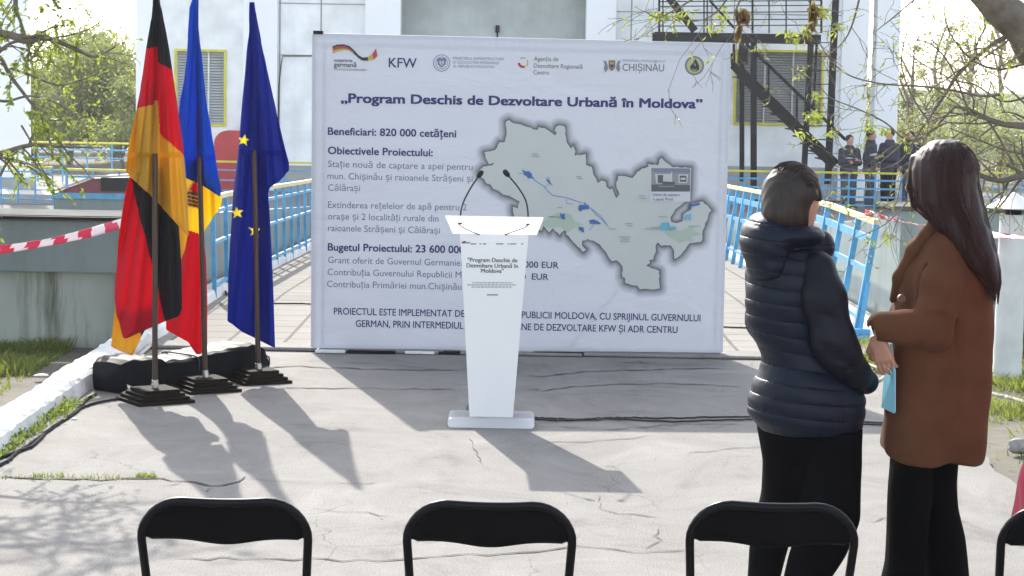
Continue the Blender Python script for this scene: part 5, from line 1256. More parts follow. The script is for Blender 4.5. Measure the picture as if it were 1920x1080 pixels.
# hem slopes: cut the lower edge
f.op((-.36, -.3, .56), (.3, .3, .75), lambda X, Y, Z: Z - (.650 - .10 * (X + .03)**2 * 0 - .028*np.cos((X + .02)*9) + .03*np.clip(Y*3, -1, 1)) + 0*Y, .006, 'sub')
arm(f, [PB(1768, 476, -.075), PB(1762, 530, -.135), PB(1752, 590, -.165), PB(1750, 622, -.17)], [.070, .070, .064, .060], .025)
arm(f, [PB(1750, 622, -.17), PB(1700, 614, -.175), PB(1652, 612, -.165)], [.060, .056, .050], .02)
arm(f, [PB(1735, 475, .10), PB(1700, 600, .18), PB(1695, 668, .15)], [.068, .060, .05], .03)
for i in range(5):      # creases round the elbow
    x = 1700 + i * 14; f.cone(PB(x + 14, 592, -.232), PB(x - 6 + i*3, 640, -.240), .011, .008, .014, 'sub')
for x, t in ((1712, 0), (1728, 1)): f.cone(PB(x + 14, 500, -.14), PB(x - 4, 590, -.15), .010, .012, .014, 'sub')
f.cone(PB(1790, 600, -.15), PB(1800, 800, -.17), .004, .004, .015, 'sub')
f.ell(PB(1636, 620, -.165), (.018, .036, .040), .006, 'sub')
f.build("coat", MAT['coat'], B_, 2)
# turned collar and lapel
f = Field((-.34, -.30, 1.02), (.20, .28, 1.50), .0055)
f.chain([PB(1752, 418, -.01), PB(1738, 440, -.06), PB(1712, 470, -.06), PB(1686, 520, -.03), PB(1674, 562, .0)], [.018, .022, .022, .020, .012], .02)
f.chain([PB(1752, 418, -.01), PB(1776, 432, -.08), PB(1800, 440, -.06), PB(1806, 440, .03)], [.018, .022, .022, .018], .02)
f.build("collar", MAT['coat'], B_, 2)
mb = MB(); c_ = Vector(PB(1690, 559, -.108)); mb.tube([c_ - Vector((0, .012, 0)), c_ + Vector((0, .008, 0))], .013, 14); mb.build("button", M("brown_horn_button", (.14, .05, .025), .35, .1), B_, smooth=True)
f = Field((-.30, -.28, 0), (.30, .28, .72), .007)
f.loft(rowmap(YB, [(800, 1668, 1806, .14, 0), (860, 1684, 1790, .09, 0)], oB), .02, 2.2, fold)
for tr in ([(800, 1672, 1745, .12, -.03), (900, 1664, 1742, .11, -.035), (985, 1659, 1736, .095, -.04), (1050, 1655, 1731, .10, -.045), (1120, 1642, 1730, .115, -.05), (1205, 1622, 1728, .13, -.05)],
           [(800, 1732, 1802, .12, .03), (905, 1730, 1794, .11, .035), (955, 1732, 1800, .10, .04), (1007, 1735, 1812, .10, .045), (1080, 1738, 1821, .11, .05), (1205, 1740, 1838, .13, .06)]):
    f.loft(rowmap(YB, tr, oB), .012, 2.1, fold)
f.build("trousers", MAT['trouser'], B_, 2)
for hx_, hy_ in ((PB(1690, 1200)[0], -.05), (PB(1785, 1200)[0], .06)):
    f = Field((hx_ - .17, hy_ - .09, 0), (hx_ + .09, hy_ + .17, .12), .006); f.cone((hx_ + .01, hy_, .042), (hx_ - .085, hy_ + .075, .032), .044, .032, .02); f.build("shoe", MAT['shoe'], B_, 1)
# long hair: crown, sides and the curtain falling down the back to the right
f = Field((-.20, -.24, 1.02), (.28, .22, 1.80), .0055); yb = -math.atan2(face_b[0], face_b[1]); Fb = np.array([face_b[0], face_b[1], 0])
strand2 = lambda X, Y, Z: .0011 * np.sin(X*110 + Y*70 + Z*7) + .0009*np.sin(X*190 - Y*120 + Z*11)
f.ell(hb + np.array([.012, -.012, .030]), (.108, .112, .108), .02, rz=yb, fn2=strand2)
f.loft(rowmap(YB, [(270, 1745, 1786, .05, -.01), (282, 1728, 1804, .078, -.01), (300, 1712, 1822, .10, -.01), (340, 1708, 1832, .110, -.012), (380, 1712, 1839, .112, -.02), (410, 1735, 1846, .105, -.035), (440, 1756, 1853, .095, -.06), (470, 1776, 1858, .08, -.085), (500, 1800, 1862, .06, -.105), (525, 1826, 1863, .045, -.11), (540, 1838, 1858, .03, -.11)], oB), .02, 2.2, strand2)
f.ell(hb + Fb*.085 - np.array([0, 0, .035]), (.070, .070, .115), .012, 'sub', rz=yb)
f.chain([PB(1716, 300, .0), PB(1708, 350, .02), PB(1714, 385, .02), PB(1738, 412, .0)], [.02, .015, .010, .004], .01)
f.chain([PB(1722, 320, -.04), PB(1722, 365, -.03), PB(1733, 395, -.03), PB(1746, 418, -.02)], [.018, .014, .010, .004], .01)
f.build("hair", MAT['hair_b'], B_, 1)
rows_ = np.array(sorted(rowmap(YB, [(300, 1712, 1822, .10, -.01), (340, 1708, 1832, .110, -.012), (380, 1712, 1839, .112, -.02), (410, 1735, 1846, .105, -.035), (440, 1756, 1853, .095, -.06), (470, 1776, 1858, .08, -.085), (500, 1800, 1862, .06, -.105), (525, 1826, 1863, .045, -.11), (548, 1842, 1858, .03, -.11)], oB)))
paths = []; hcB = hb + np.array([.012, -.012, .030])
for k in range(620):
    th = rs.uniform(-math.pi * 1.02, math.pi * .12); P = []; zz0 = rs.uniform(-.02, .10); zz1 = rs.uniform(rows_[0, 0] - .03, hcB[2] - .16); ph = rs.uniform(0, 6); out_ = rs.uniform(.985, 1.018); dth = rs.normal(0, .05)
    if rs.uniform() < .04: out_ += rs.uniform(.01, .05)
    for i, z in enumerate(np.linspace(hcB[2] + zz0, zz1, 12)):
        t = th + dth * i / 11 + .02 * math.sin(i * .7 + ph)
        if z > hcB[2]:
            q_ = math.sqrt(max(.02, 1 - ((z - hcB[2]) / .110) ** 2)); p0 = np.array([hcB[0] + .112 * q_ * math.cos(t), hcB[1] + .114 * q_ * math.sin(t), z])
        else:
            c0, c1, r0_, r1_ = [np.interp(z, rows_[:, 0], rows_[:, j]) for j in (1, 2, 3, 4)]; w_ = min(1, (hcB[2] - z) / .06)
            p0 = np.array([(c0 + r0_ * math.cos(t) * out_) * w_ + (hcB[0] + .112 * math.cos(t)) * (1 - w_), (c1 + r1_ * math.sin(t) * out_) * w_ + (hcB[1] + .114 * math.sin(t)) * (1 - w_), z])
        P.append(p0)
    paths.append(P)
strands(paths[::2], .0017, MAT['hair_b'], B_); strands(paths[1::2], .0014, MAT['hair_b_hi'], B_)
# folder held at arm's end
fo = Vector(PB(1666, 690, -.12)); root = empty("folder", oB + fo, "pale blue cardboard folder held in the hand of the woman in the camel coat", "folder")
q = [PB(1668, 644, -.115), PB(1675, 700, -.155), PB(1675, 775, -.155), PB(1652, 764, -.02), PB(1658, 717, -.02), PB(1662, 650, -.03)]
mb = MB(); mb.prism([Vector(p_) - fo for p_ in q], (.006, -.002, 0)); mb.build("cover", MAT['folder'], root, bevel=.001)
mb = MB(); mb.prism([Vector(p_) - fo + Vector((.0065, .004, .004)) for p_ in q], (.002, 0, 0)); mb.build("sheets", MAT['paper'], root)

# ---- person in the red coat at the right edge --------------------------
YC = 6.5; pc = at(2040, 1100, YC); C_ = empty("person", (pc.x, YC, 0), "person in a crimson coat, mostly cut off by the right edge of the picture", "person"); oC = C_.location
def PC(px, py, dy=0.0):
    q_ = at(px, py, YC + dy) - oC; return (q_.x, q_.y, q_.z)
f = Field((-.34, -.28, -.01), (.34, .3, 1.76), .009)
hcC = np.array((0, 0, 1.55)); head(f, hcC, (-.5, .866)); f.cone((0, 0, 1.5), (0, 0, 1.36), .052, .06, .03)
f.loft([(1.38, 0, 0, .10, .07), (1.30, 0, 0, .17, .09), (1.1, 0, 0, .15, .10), (.98, 0, 0, .14, .09), (.8, 0, 0, .17, .12)], .02)
for s_ in (-1, 1):
    f.chain([(s_*.08, 0, .82), (s_*.085, .02, .46), (s_*.09, .0, .09)], [.085, .055, .038], .03); f.cone((s_*.09, 0, .04), (s_*.10, .12, .025), .036, .028, .02)
    f.chain([(s_*.15, 0, 1.31), (s_*.15, .04, 1.05), (s_*.10, .20, .95)], [.044, .036, .026], .02); hand(f, (s_*.09, .21, .95), (-s_*.5, .8, -.1), (0, 0, 1), (-s_, 0, 0), .6)
f.build("body", MAT['skin'], C_, 1)
f = Field((-.36, -.28, .50), (.36, .3, 1.44), .009)
f.loft([(1.42, 0, 0, .07, .06), (1.36, 0, 0, .14, .10), (1.28, 0, 0, .165, .12), (1.1, 0, 0, .165, .13), (.95, 0, 0, .17, .14), (.85, 0, 0, .185, .15), (.70, 0, 0, .225, .17), (.545, 0, 0, .242, .19)], .02, 2.2, drape)
for s_ in (-1, 1): arm(f, [(s_*.14, 0, 1.30), (s_*.135, .05, 1.05), (s_*.105, .17, .96)], [.06, .052, .042])
f.build("coat", MAT['redcoat'], C_, 2)
f = Field((-.26, -.22, 0), (.26, .24, .80), .010)
for s_ in (-1, 1): f.loft([(.78, s_*.08, 0, .10, .12), (.45, s_*.095, .01, .085, .09), (.09, s_*.10, 0, .085, .09)], .02)
f.build("trousers", MAT['jeans'], C_, 1)
f = Field((-.3, -.24, 1.0), (.3, .22, 1.74), .008)
curl = lambda X, Y, Z: .010 * np.sin(Z*48 + X*30) * np.sin(X*52 + Y*44) + .006*np.sin(Z*90 + Y*60)
f.ell((0, -.02, 1.575), (.115, .12, .115), .02, fn2=curl); f.loft([(1.60, 0, -.02, .12, .11), (1.48, 0, -.04, .15, .11), (1.34, -.02, -.07, .17, .10), (1.2, -.05, -.10, .155, .08), (1.10, -.07, -.11, .12, .05)], .02, 2.1, curl)
f.ell((-.05, .09, 1.53), (.075, .07, .10), .012, 'sub'); f.build("hair", MAT['hair_a'], C_, 1)

# ---- workers by the building ------------------------------------------
def worker(px, footpy, Y, face, lab, arms, strip_=False, cap=None, h=1.74, coat='navyj', leg='jeans'):
    p_ = at(px, footpy, Y); r_ = empty("person", (p_.x, Y, -.8), lab, "person", "people standing by the building"); yw = math.atan2(face[0], face[1]); k = h / 1.74
    def T(v):
        x, y, z = v[0]*k, v[1]*k, v[2]*k; return (x*math.cos(yw) + y*math.sin(yw), -x*math.sin(yw) + y*math.cos(yw), z)
    fc = (math.sin(yw), math.cos(yw))
    f = Field((-.42, -.42, -.01), (.42, .42, 1.85), .014)
    head(f, T((0, .01, 1.60)), fc); f.cone(T((0, 0, 1.54)), T((0, 0, 1.42)), .055, .062, .03)
    f.loft([(z*k, 0, 0, rx, ry) for z, rx, ry in ((1.42, .10, .08), (1.36, .18, .11), (1.1, .16, .12), (.9, .165, .13))], .02, rz=-yw)
    for s_ in (-1, 1):
        f.chain([T((s_*.09, 0, .92)), T((s_*.10, .03, .50)), T((s_*.11, 0, .09))], [.09, .06, .042], .03); f.cone(T((s_*.11, 0, .045)), T((s_*.13, .14, .03)), .045, .035, .02)
        el, wr__ = arms[0 if s_ < 0 else 1]; f.chain([T((s_*.19, 0, 1.36)), T((s_*el[0], el[1], el[2])), T((s_*wr__[0], wr__[1], wr__[2]))], [.055, .045, .032], .02)
        w0 = np.array(T((s_*wr__[0], wr__[1], wr__[2]))); e0 = np.array(T((s_*el[0], el[1], el[2]))); hand(f, w0, w0 - e0, T((-s_, .5, .3)), T((-s_*.3, -1, 0)), .5)
    f.build("body", MAT['skin'], r_, 1)
    f = Field((-.42, -.42, .7), (.42, .42, 1.56), .013)
    f.loft([(z*k, 0, 0, rx, ry) for z, rx, ry in ((1.50, .075, .085), (1.44, .11, .10), (1.38, .20, .13), (1.1, .195, .15), (.85, .20, .16), (.74, .20, .16))], .02, 2.2, lambda X, Y, Z: .006*np.sin(Z*40 + X*20)*np.sin(X*26 + Y*20), rz=-yw)
    for s_ in (-1, 1):
        el, wr__ = arms[0 if s_ < 0 else 1]; f.chain([T((s_*.20, 0, 1.35)), T((s_*el[0], el[1], el[2])), T((s_*wr__[0], wr__[1], wr__[2]))], [.078, .068, .052], .025)
    f.build("jacket", MAT[coat], r_, 1)
    if strip_:
        mb = MB(); q_ = [T((.212*math.sin(a), .165*math.cos(a), 1.17 + .012*math.sin(3*a))) for a in np.linspace(0, 2*math.pi, 33)]
        for a, b in zip(q_[:-1], q_[1:]): mb.bar(a, b, .012, .05)
        mb.build("reflective_strip", MAT['reflective'], r_)
    f = Field((-.3, -.3, .02), (.3, .3, .92), .013)
    for s_ in (-1, 1): f.chain([T((s_*.095, 0, .86)), T((s_*.105, .02, .50)), T((s_*.11, 0, .11))], [.115, .085, .075], .03)
    f.build("trousers", MAT[leg], r_, 1)
    for s_ in (-1, 1):
        c_ = T((s_*.11, .03, .05)); f = Field((c_[0]-.2, c_[1]-.2, 0), (c_[0]+.2, c_[1]+.2, .15), .012); f.cone(T((s_*.11, -.02, .05)), T((s_*.13, .15, .04)), .055, .045, .02); f.build("shoe", MAT['shoe'], r_, 1)
    f = Field((-.2, -.2, 1.4), (.2, .2, 1.9), .011); c_ = np.array(T((0, -.012, 1.64))); f.ell(c_, (.092, .105, .095), .02, rz=-yw); f.ell(np.array(T((0, .10, 1.56))), (.075, .07, .085), .01, 'sub', rz=-yw)
    f.build("hair" if not cap else "knit_cap", MAT['hair_a'] if not cap else MAT[cap], r_, 1)
    return r_
fold_arms = (((.24, .05, 1.08), (-.02, .24, 1.10)), ((.24, .05, 1.08), (.02, .26, 1.14)))
pocket = (((.27, -.04, 1.08), (.20, .14, .92)), ((.27, -.04, 1.08), (.20, .14, .92)))
worker(1589, 392, 46.9, (.35, -.94), "worker in a hooded navy jacket with arms folded, leftmost of the group by the stair", fold_arms, True, 'navyj', 1.62)
worker(1629, 388, 47.6, (.9, -.4), "worker in a dark jacket with a pale reflective band, turned sideways", pocket, True, None, 1.74)
worker(1664, 391, 46.8, (-.8, -.6), "tall worker in a long black jacket facing left, beside the right column", fold_arms, False, None, 1.78, 'navyj', 'trouser')
worker(1703, 392, 47.8, (-.5, -.85), "worker in a dark jacket half hidden behind the long-haired woman, rightmost of the group", pocket, False, None, 1.72, 'navyj', 'jeans')
# ------------------------------------------------------------------ trees and grass
def leaf_arrays(C, N, size, seed, asp=.42, droop=0.0, jit=.4):
    """diamond leaves (two folded halves) at points C, long axis along N"""
    r = np.random.default_rng(seed); n = len(C); s_ = size * r.uniform(1 - jit, 1 + jit, n)[:, None]
    d = N + r.normal(0, .55, (n, 3)); d[:, 2] -= droop; d /= np.linalg.norm(d, axis=1)[:, None]
    t = np.cross(d, r.normal(0, 1, (n, 3))); t /= np.linalg.norm(t, axis=1)[:, None] + 1e-9; up = np.cross(d, t)
    V = np.stack([C, C + d*s_*.45 + t*s_*asp*.5 + up*s_*.06, C + d*s_, C + d*s_*.45 - t*s_*asp*.5 + up*s_*.06], 1).reshape(-1, 3)
    i = np.arange(n)[:, None] * 4; F = np.concatenate([i + [0, 1, 2], i + [0, 2, 3]], 0); return V, F
def twig_system(limbs, seed, nchild, depth, lfac, up=.15, gravity=0.0, wig=.12):
    """limbs: list of (points, r0, r1). returns all polylines and the thin ones' sample points"""
    rr = random.Random(seed); out = [(p, a, b, 0) for p, a, b in limbs]; cur = list(out); tips = []
    for dpt in range(1, depth + 1):
        nxt = []
        for pts, r0, r1, _ in cur:
            L = sum((b - a).length for a, b in zip(pts[:-1], pts[1:])); n = max(1, int(nchild[dpt-1] * L))
            for k in range(n):
                t = rr.uniform(.18, 1.0); f_ = t * (len(pts) - 1); i = min(int(f_), len(pts) - 2); p0 = pts[i].lerp(pts[i+1], f_ - i); d = (pts[i+1] - pts[i]).normalized()
                s_ = Vector((rr.gauss(0, 1), rr.gauss(0, 1), rr.gauss(0, 1))).normalized(); e = (d * .55 + s_ * .85 + Vector((0, 0, up))).normalized()
                l = lfac[dpt-1] * rr.uniform(.4, 1.25); P = [p0]; m = 5
                for j in range(m):
                    e = (e + Vector((rr.gauss(0, wig), rr.gauss(0, wig), rr.gauss(0, wig) - gravity))).normalized(); P.append(P[-1] + e * l / m)
                rad = max(.0014, (r0 + (r1 - r0) * t) * .42); nxt.append((P, rad, max(.0011, rad * .4), dpt))
        out += nxt; cur = nxt
    return out
def smooth_pts(P, k=5):
    Q = []
    for i in range(len(P) - 1):
        p0, p1, p2, p3 = P[max(i-1, 0)], P[i], P[i+1], P[min(i+2, len(P)-1)]
        for q in range(k):
            t = q / k; Q.append(.5 * ((2*p1) + (p2-p0)*t + (2*p0-5*p1+4*p2-p3)*t*t + (3*p1-p0-3*p2+p3)*t**3))
    return Q + [P[-1]]
def build_branches(name, sysm, mat, root, n=(10, 6, 4, 3)):
    mb = MB()
    for P, a, b, dp in sysm:
        k = len(P); mb.tube(P, [a + (b - a) * i / (k - 1) for i in range(k)], n[min(dp, 3)], cap=False)
    return mb.build(name, mat, root, root.location, smooth=True, split=80)
def sample_leaves(sysm, dmin, per_m, seed):
    r = np.random.default_rng(seed); C = []; N = []
    for P, a, b, dp in sysm:
        if dp < dmin: continue
        L = sum((q - p_).length for p_, q in zip(P[:-1], P[1:])); n = r.poisson(per_m * L)
        for _ in range(n):
            t = r.uniform(.25, 1) * (len(P) - 1); i = min(int(t), len(P) - 2); C.append(P[i].lerp(P[i+1], t - i)); N.append((P[i+1] - P[i]).normalized())
    return np.array(C), np.array(N)

# left tree: trunk just outside the frame, drooping leafy boughs reach in
YL = 11.4
tl_ = empty("tree", (-4.5, 11.6, 0), "leafy spring tree reaching in from the left edge with small yellow-green leaves", "tree")
q = lambda x, y, d=0: at(x, y, YL + d)
top = Vector((-4.4, 11.5, 2.6))
limbs = [([Vector((-4.5, 11.6, 0)), Vector((-4.55, 11.6, .9)), Vector((-4.42, 11.55, 1.8)), top, Vector((-4.1, 11.4, 3.4)), Vector((-3.6, 11.3, 4.2))], .15, .07),
  ([Vector((-4.45, 11.55, 2.0)), Vector((-3.6, 11.4, 2.2)), q(0, 62), q(45, 76), q(92, 72), q(150, 96), q(178, 106), q(216, 88)], .030, .004),
  ([Vector((-4.45, 11.55, 1.7)), Vector((-3.5, 11.4, 1.85)), q(-40, 120), q(0, 95), q(22, 80), q(48, 77)], .020, .005),
  ([Vector((-4.5, 11.6, 1.2)), Vector((-3.5, 11.4, 1.3)), q(-40, 298), q(8, 286), q(58, 272), q(110, 275), q(190, 277)], .028, .004),
  ([q(-40, 90, .1), q(0, 108, .1), q(18, 140), q(52, 185), q(75, 215), q(92, 260), q(100, 300)], .014, .003),
  ([q(20, 128), q(60, 142), q(110, 160), q(150, 150), q(180, 140)], .008, .003), ([q(92, 72), q(130, 66), q(165, 55), q(205, 30), q(215, 25)], .006, .002), ([q(178, 106), q(205, 110), q(232, 118), q(252, 125)], .004, .002),
  ([Vector((-4.2, 11.45, 3.2)), Vector((-3.4, 11.2, 3.0)), q(10, -60), q(28, 10), q(45, 60), q(62, 120)], .018, .004), ([Vector((-4.1, 11.4, 3.3)), Vector((-3.0, 11.3, 3.0)), q(60, -60), q(100, 0), q(118, 20)], .016, .004),
  ([q(60, 190), q(85, 230), q(130, 290), q(160, 320), q(172, 338)], .008, .002), ([q(40, 235), q(60, 270), q(75, 310), q(100, 345)], .006, .002), ([q(0, 330), q(20, 300), q(60, 310), (q(95, 330))], .008, .002), ([q(-30, 180), q(10, 190), q(60, 180), q(120, 200), q(160, 235)], .010, .002), ([q(-40, 420), q(-10, 400), q(4, 408)], .006, .002)]
limbs += [([Vector((-4.3, 11.5, 2.7)), Vector((-4.0, 12.1, 3.0)), Vector((-3.5, 12.7, 3.0)), Vector((-3.1, 13.1, 2.85)), Vector((-2.6, 13.3, 2.75))], .03, .006), ([Vector((-4.3, 11.5, 2.9)), Vector((-3.9, 12.4, 3.4)), Vector((-3.3, 13.2, 3.5)), Vector((-2.6, 13.6, 3.4))], .03, .006), ([Vector((-4.2, 11.5, 3.1)), Vector((-3.5, 12.0, 3.3)), Vector((-2.8, 12.5, 3.1)), Vector((-2.2, 12.7, 2.9))], .025, .006)]
limbs = [(smooth_pts(p_), a, b) for p_, a, b in limbs]
inview = [l for l in limbs[1:]]
S_ = twig_system(inview, 11, (7.5, 8.0), 2, (.26, .12), .05, .10)
S_ = [(limbs[0][0], .15, .07, 0)] + [s_ for s_ in S_ if s_[0][0].x > -3.7 or s_[3] == 0]
def crown_limbs(p, n, seed, rise, spread, r0, lean=(0, 0)):
    rr = random.Random(seed); out = []
    for i in range(n):
        a = 2 * math.pi * (i + rr.uniform(-.3, .3)) / n; L = spread * rr.uniform(.7, 1.2); e = Vector((math.cos(a) * L + lean[0], math.sin(a) * L + lean[1], rise * rr.uniform(.6, 1.2)))
        out.append((smooth_pts([p, p + e * .3 + Vector((0, 0, .25)), p + e * .65 + Vector((rr.uniform(-.2, .2), rr.uniform(-.2, .2), .25)), p + e]), r0, r0 * .15))
    return out
CL = twig_system(crown_limbs(Vector((-3.62, 11.3, 4.15)), 6, 61, 1.5, 1.4, .045) + crown_limbs(Vector((-4.15, 11.42, 3.3)), 4, 62, 1.3, 1.3, .04, (-.8, 0)), 63, (3.0, 4.0), 2, (.7, .3), .2, .02)
S_ += CL
build_branches("branches", S_, MAT['bark'], tl_)
C, N = sample_leaves([s_ for s_ in S_ if s_[0][-1].x > -3.6 and s_[0][0].z < 3.6], 1, 75, 3)
# thin out towards the outer twigs on the right
keep = np.random.default_rng(1).uniform(size=len(C)) < np.where(C[:, 1] > 11.9, 1, np.clip(1.15 - (C[:, 0] + 2.75) * 1.25, .22, 1)); C, N = C[keep], N[keep]
Cc, Nc = sample_leaves(CL, 1, 30, 8); C = np.concatenate([C, Cc]); N = np.concatenate([N, Nc])
V, F = leaf_arrays(C, N, .030, 4, .55, .15); mesh_obj("leaves", V, F, MAT['leaf'], tl_, tl_.location)

# right tree: gnarled limbs, bare twigs with opening buds
YR = 10.6
tr_ = empty("tree", (3.55, 10.9, 0), "gnarled tree with bare twigs and opening buds reaching in from the right edge", "tree")
q = lambda x, y, d=0: at(x, y, YR + d)
T1 = Vector((3.45, 10.9, 1.9)); 
limbs = [([Vector((3.55, 10.9, 0)), Vector((3.6, 10.9, .8)), Vector((3.5, 10.9, 1.5)), T1, Vector((3.2, 10.8, 2.3)), q(1975, 100), q(1920, 52), q(1875, 15), q(1840, -20), q(1760, -90), q(1640, -120), q(1480, -120), q(1360, -80)], .17, .030),
  ([T1, q(2000, 120), q(1930, 62), q(1880, 72), q(1850, 92), q(1800, 135), q(1770, 180), q(1740, 225), q(1715, 262)], .030, .006),
  ([T1, q(2010, 240), q(1925, 236), q(1880, 232), q(1850, 222), q(1815, 205), q(1790, 200)], .040, .010),
  ([Vector((3.5, 10.9, 1.4)), q(2010, 350), q(1925, 330), q(1880, 338), q(1845, 332), q(1820, 318), q(1790, 300)], .040, .010),
  ([q(1875, 177), q(1840, 180), q(1790, 170), q(1740, 163), q(1690, 160), q(1640, 155), q(1590, 140), q(1555, 110), q(1535, 75)], .012, .003),
  ([q(1790, 200), q(1740, 250), q(1700, 262), q(1660, 230), q(1610, 205), q(1560, 185), q(1540, 165)], .010, .003),
  ([q(1700, 262), q(1640, 312), q(1600, 318), q(1560, 310)], .006, .002), ([q(1715, 262), q(1690, 300), q(1650, 318), q(1600, 322), q(1560, 330)], .006, .002),
  ([q(1850, 222), q(1880, 270), q(1905, 320), q(1908, 330)], .010, .005), ([q(1740, 225), q(1710, 180), q(1690, 120), q(1700, 60), q(1712, 0)], .008, .003),
  ([q(1840, -20), q(1850, 40), q(1830, 90), q(1845, 130)], .010, .004), ([q(1760, -90), q(1730, -20), q(1690, 20), q(1640, 60)], .012, .003), ([q(1640, -120), q(1620, -40), q(1600, 40), q(1580, 80), q(1545, 110)], .012, .003),
  ([q(1480, -120), q(1500, -40), q(1520, 10), q(1528, 50), q(1515, 65)], .010, .004), ([q(1360, -80), q(1320, -20), q(1280, 10), q(1235, 32), q(1210, 22)], .012, .003), ([q(1360, -80), q(1370, -20), q(1340, 25), q(1300, 40), q(1260, 30)], .010, .003), ([q(1420, -110), q(1400, -30), q(1380, 20), q(1385, 40), q(1376, 55)], .010, .003),
  ([q(1815, 205), q(1780, 120), q(1740, 80), q(1700, 75)], .009, .003), ([q(1845, 332), q(1800, 290), q(1760, 282), q(1720, 300)], .008, .003), ([q(1715, 300), q(1690, 340), q(1680, 380), q(1650, 400)], .008, .002), ([q(1790, 300), q(1750, 350), q(1700, 380), q(1680, 420), q(1670, 450)], .007, .002), ([q(1700, 380), q(1660, 420), q(1620, 440), q(1590, 452)], .005, .002),
  ([q(1920, 120, .3), q(1870, 130, .3), q(1820, 110, .3), q(1780, 60, .3), q(1770, 10, .3)], .012, .004), ([q(1930, 180, .4), q(1880, 190, .4), q(1830, 160, .4), q(1790, 150, .4), q(1730, 120, .3), q(1690, 90, .3)], .010, .003), ([q(1925, 290, .3), q(1880, 280, .3), q(1830, 260, .3), q(1780, 240, .3)], .012, .004)]
limbs = [(smooth_pts(p_), a * (.62 if i else 1), b * (.7 if i else 1)) for i, (p_, a, b) in enumerate(limbs)]
S_ = twig_system(limbs[1:], 21, (10.0, 8.5, 4.0), 3, (.38, .17, .08), .1, .03, .20)
CR = twig_system(crown_limbs(Vector((3.2, 10.8, 2.35)), 5, 71, 2.2, 1.3, .06, (.8, .3)), 72, (3.0, 4.0), 2, (.7, .3), .2, .02)
S0 = [(limbs[0][0], .17, .03, 0)] + S_ + CR
S0 = [s_ for s_ in S0 if s_[3] == 0 or s_[0][0].x > .5]
build_branches("branches", S0, MAT['bark'], tr_)
C, N = sample_leaves([s_ for s_ in S0], 2, 17, 5)
V, F = leaf_arrays(C, N, .026, 6, .34, 0); 
C2, N2 = [], []
r = np.random.default_rng(12)
for x, y, n_, sp in ((1235, 25, 22, 18), (1262, 30, 20, 12), (1340, 45, 26, 16), (1355, 22, 16, 14), (1290, 30, 12, 20), (1480, 62, 26, 18), (1500, 68, 22, 16), (1570, 50, 16, 14), (1540, 20, 22, 14), (1512, 52, 10, 10), (1530, 178, 20, 10), (1528, 215, 26, 12), (1510, 250, 10, 10), (1560, 245, 16, 10), (1522, 218, 14, 14), (1630, 235, 22, 14), (1660, 245, 14, 10), (1500, 140, 8, 8), (1630, 450, 14, 8), (1665, 440, 12, 8), (1700, 270, 10, 12), (1830, 60, 18, 30), (1740, 20, 22, 26), (1890, 110, 18, 26), (1880, 165, 14, 20)):
    for _ in range(n_):
        C2.append(q(x + r.normal(0, sp * .5), y + r.normal(0, sp * .45), r.normal(0, .03))); N2.append((r.normal(0, .5), r.normal(0, .5), -.4))
V2, F2 = leaf_arrays(np.array(C2), np.array(N2), .042, 9, .3, .3)
mesh_obj("leaves", np.concatenate([V, V2]), np.concatenate([F, F2 + len(V)]), MAT['leaf2'], tr_, tr_.location)
for i, (x, y, sx, sy, lab) in enumerate(((1391, 22, 9, 11, None), (1524, 18, 5, 12, None))):
    C3 = [q(x + r.normal(0, sx * .55), y + r.normal(0, sy * .6), r.normal(0, .012)) for _ in range(90)] + [q(x - 12 * t + r.normal(0, 2), y + 20 + 22 * t, 0) for t in r.uniform(0, 1, 26)]
    V3, F3 = leaf_arrays(np.array(C3), np.tile([0, 0, -1.0], (len(C3), 1)), .045, 30 + i, .5, .8); mesh_obj("dry_leaf_cluster", V3, F3, MAT['dry'], tr_, tr_.location)

MAT['leaf_mid'] = leaf_mat('hazy_spring_foliage', (.09, .125, .045), (.20, .235, .095), .4)  # greens paled to carry distance haze in the colour
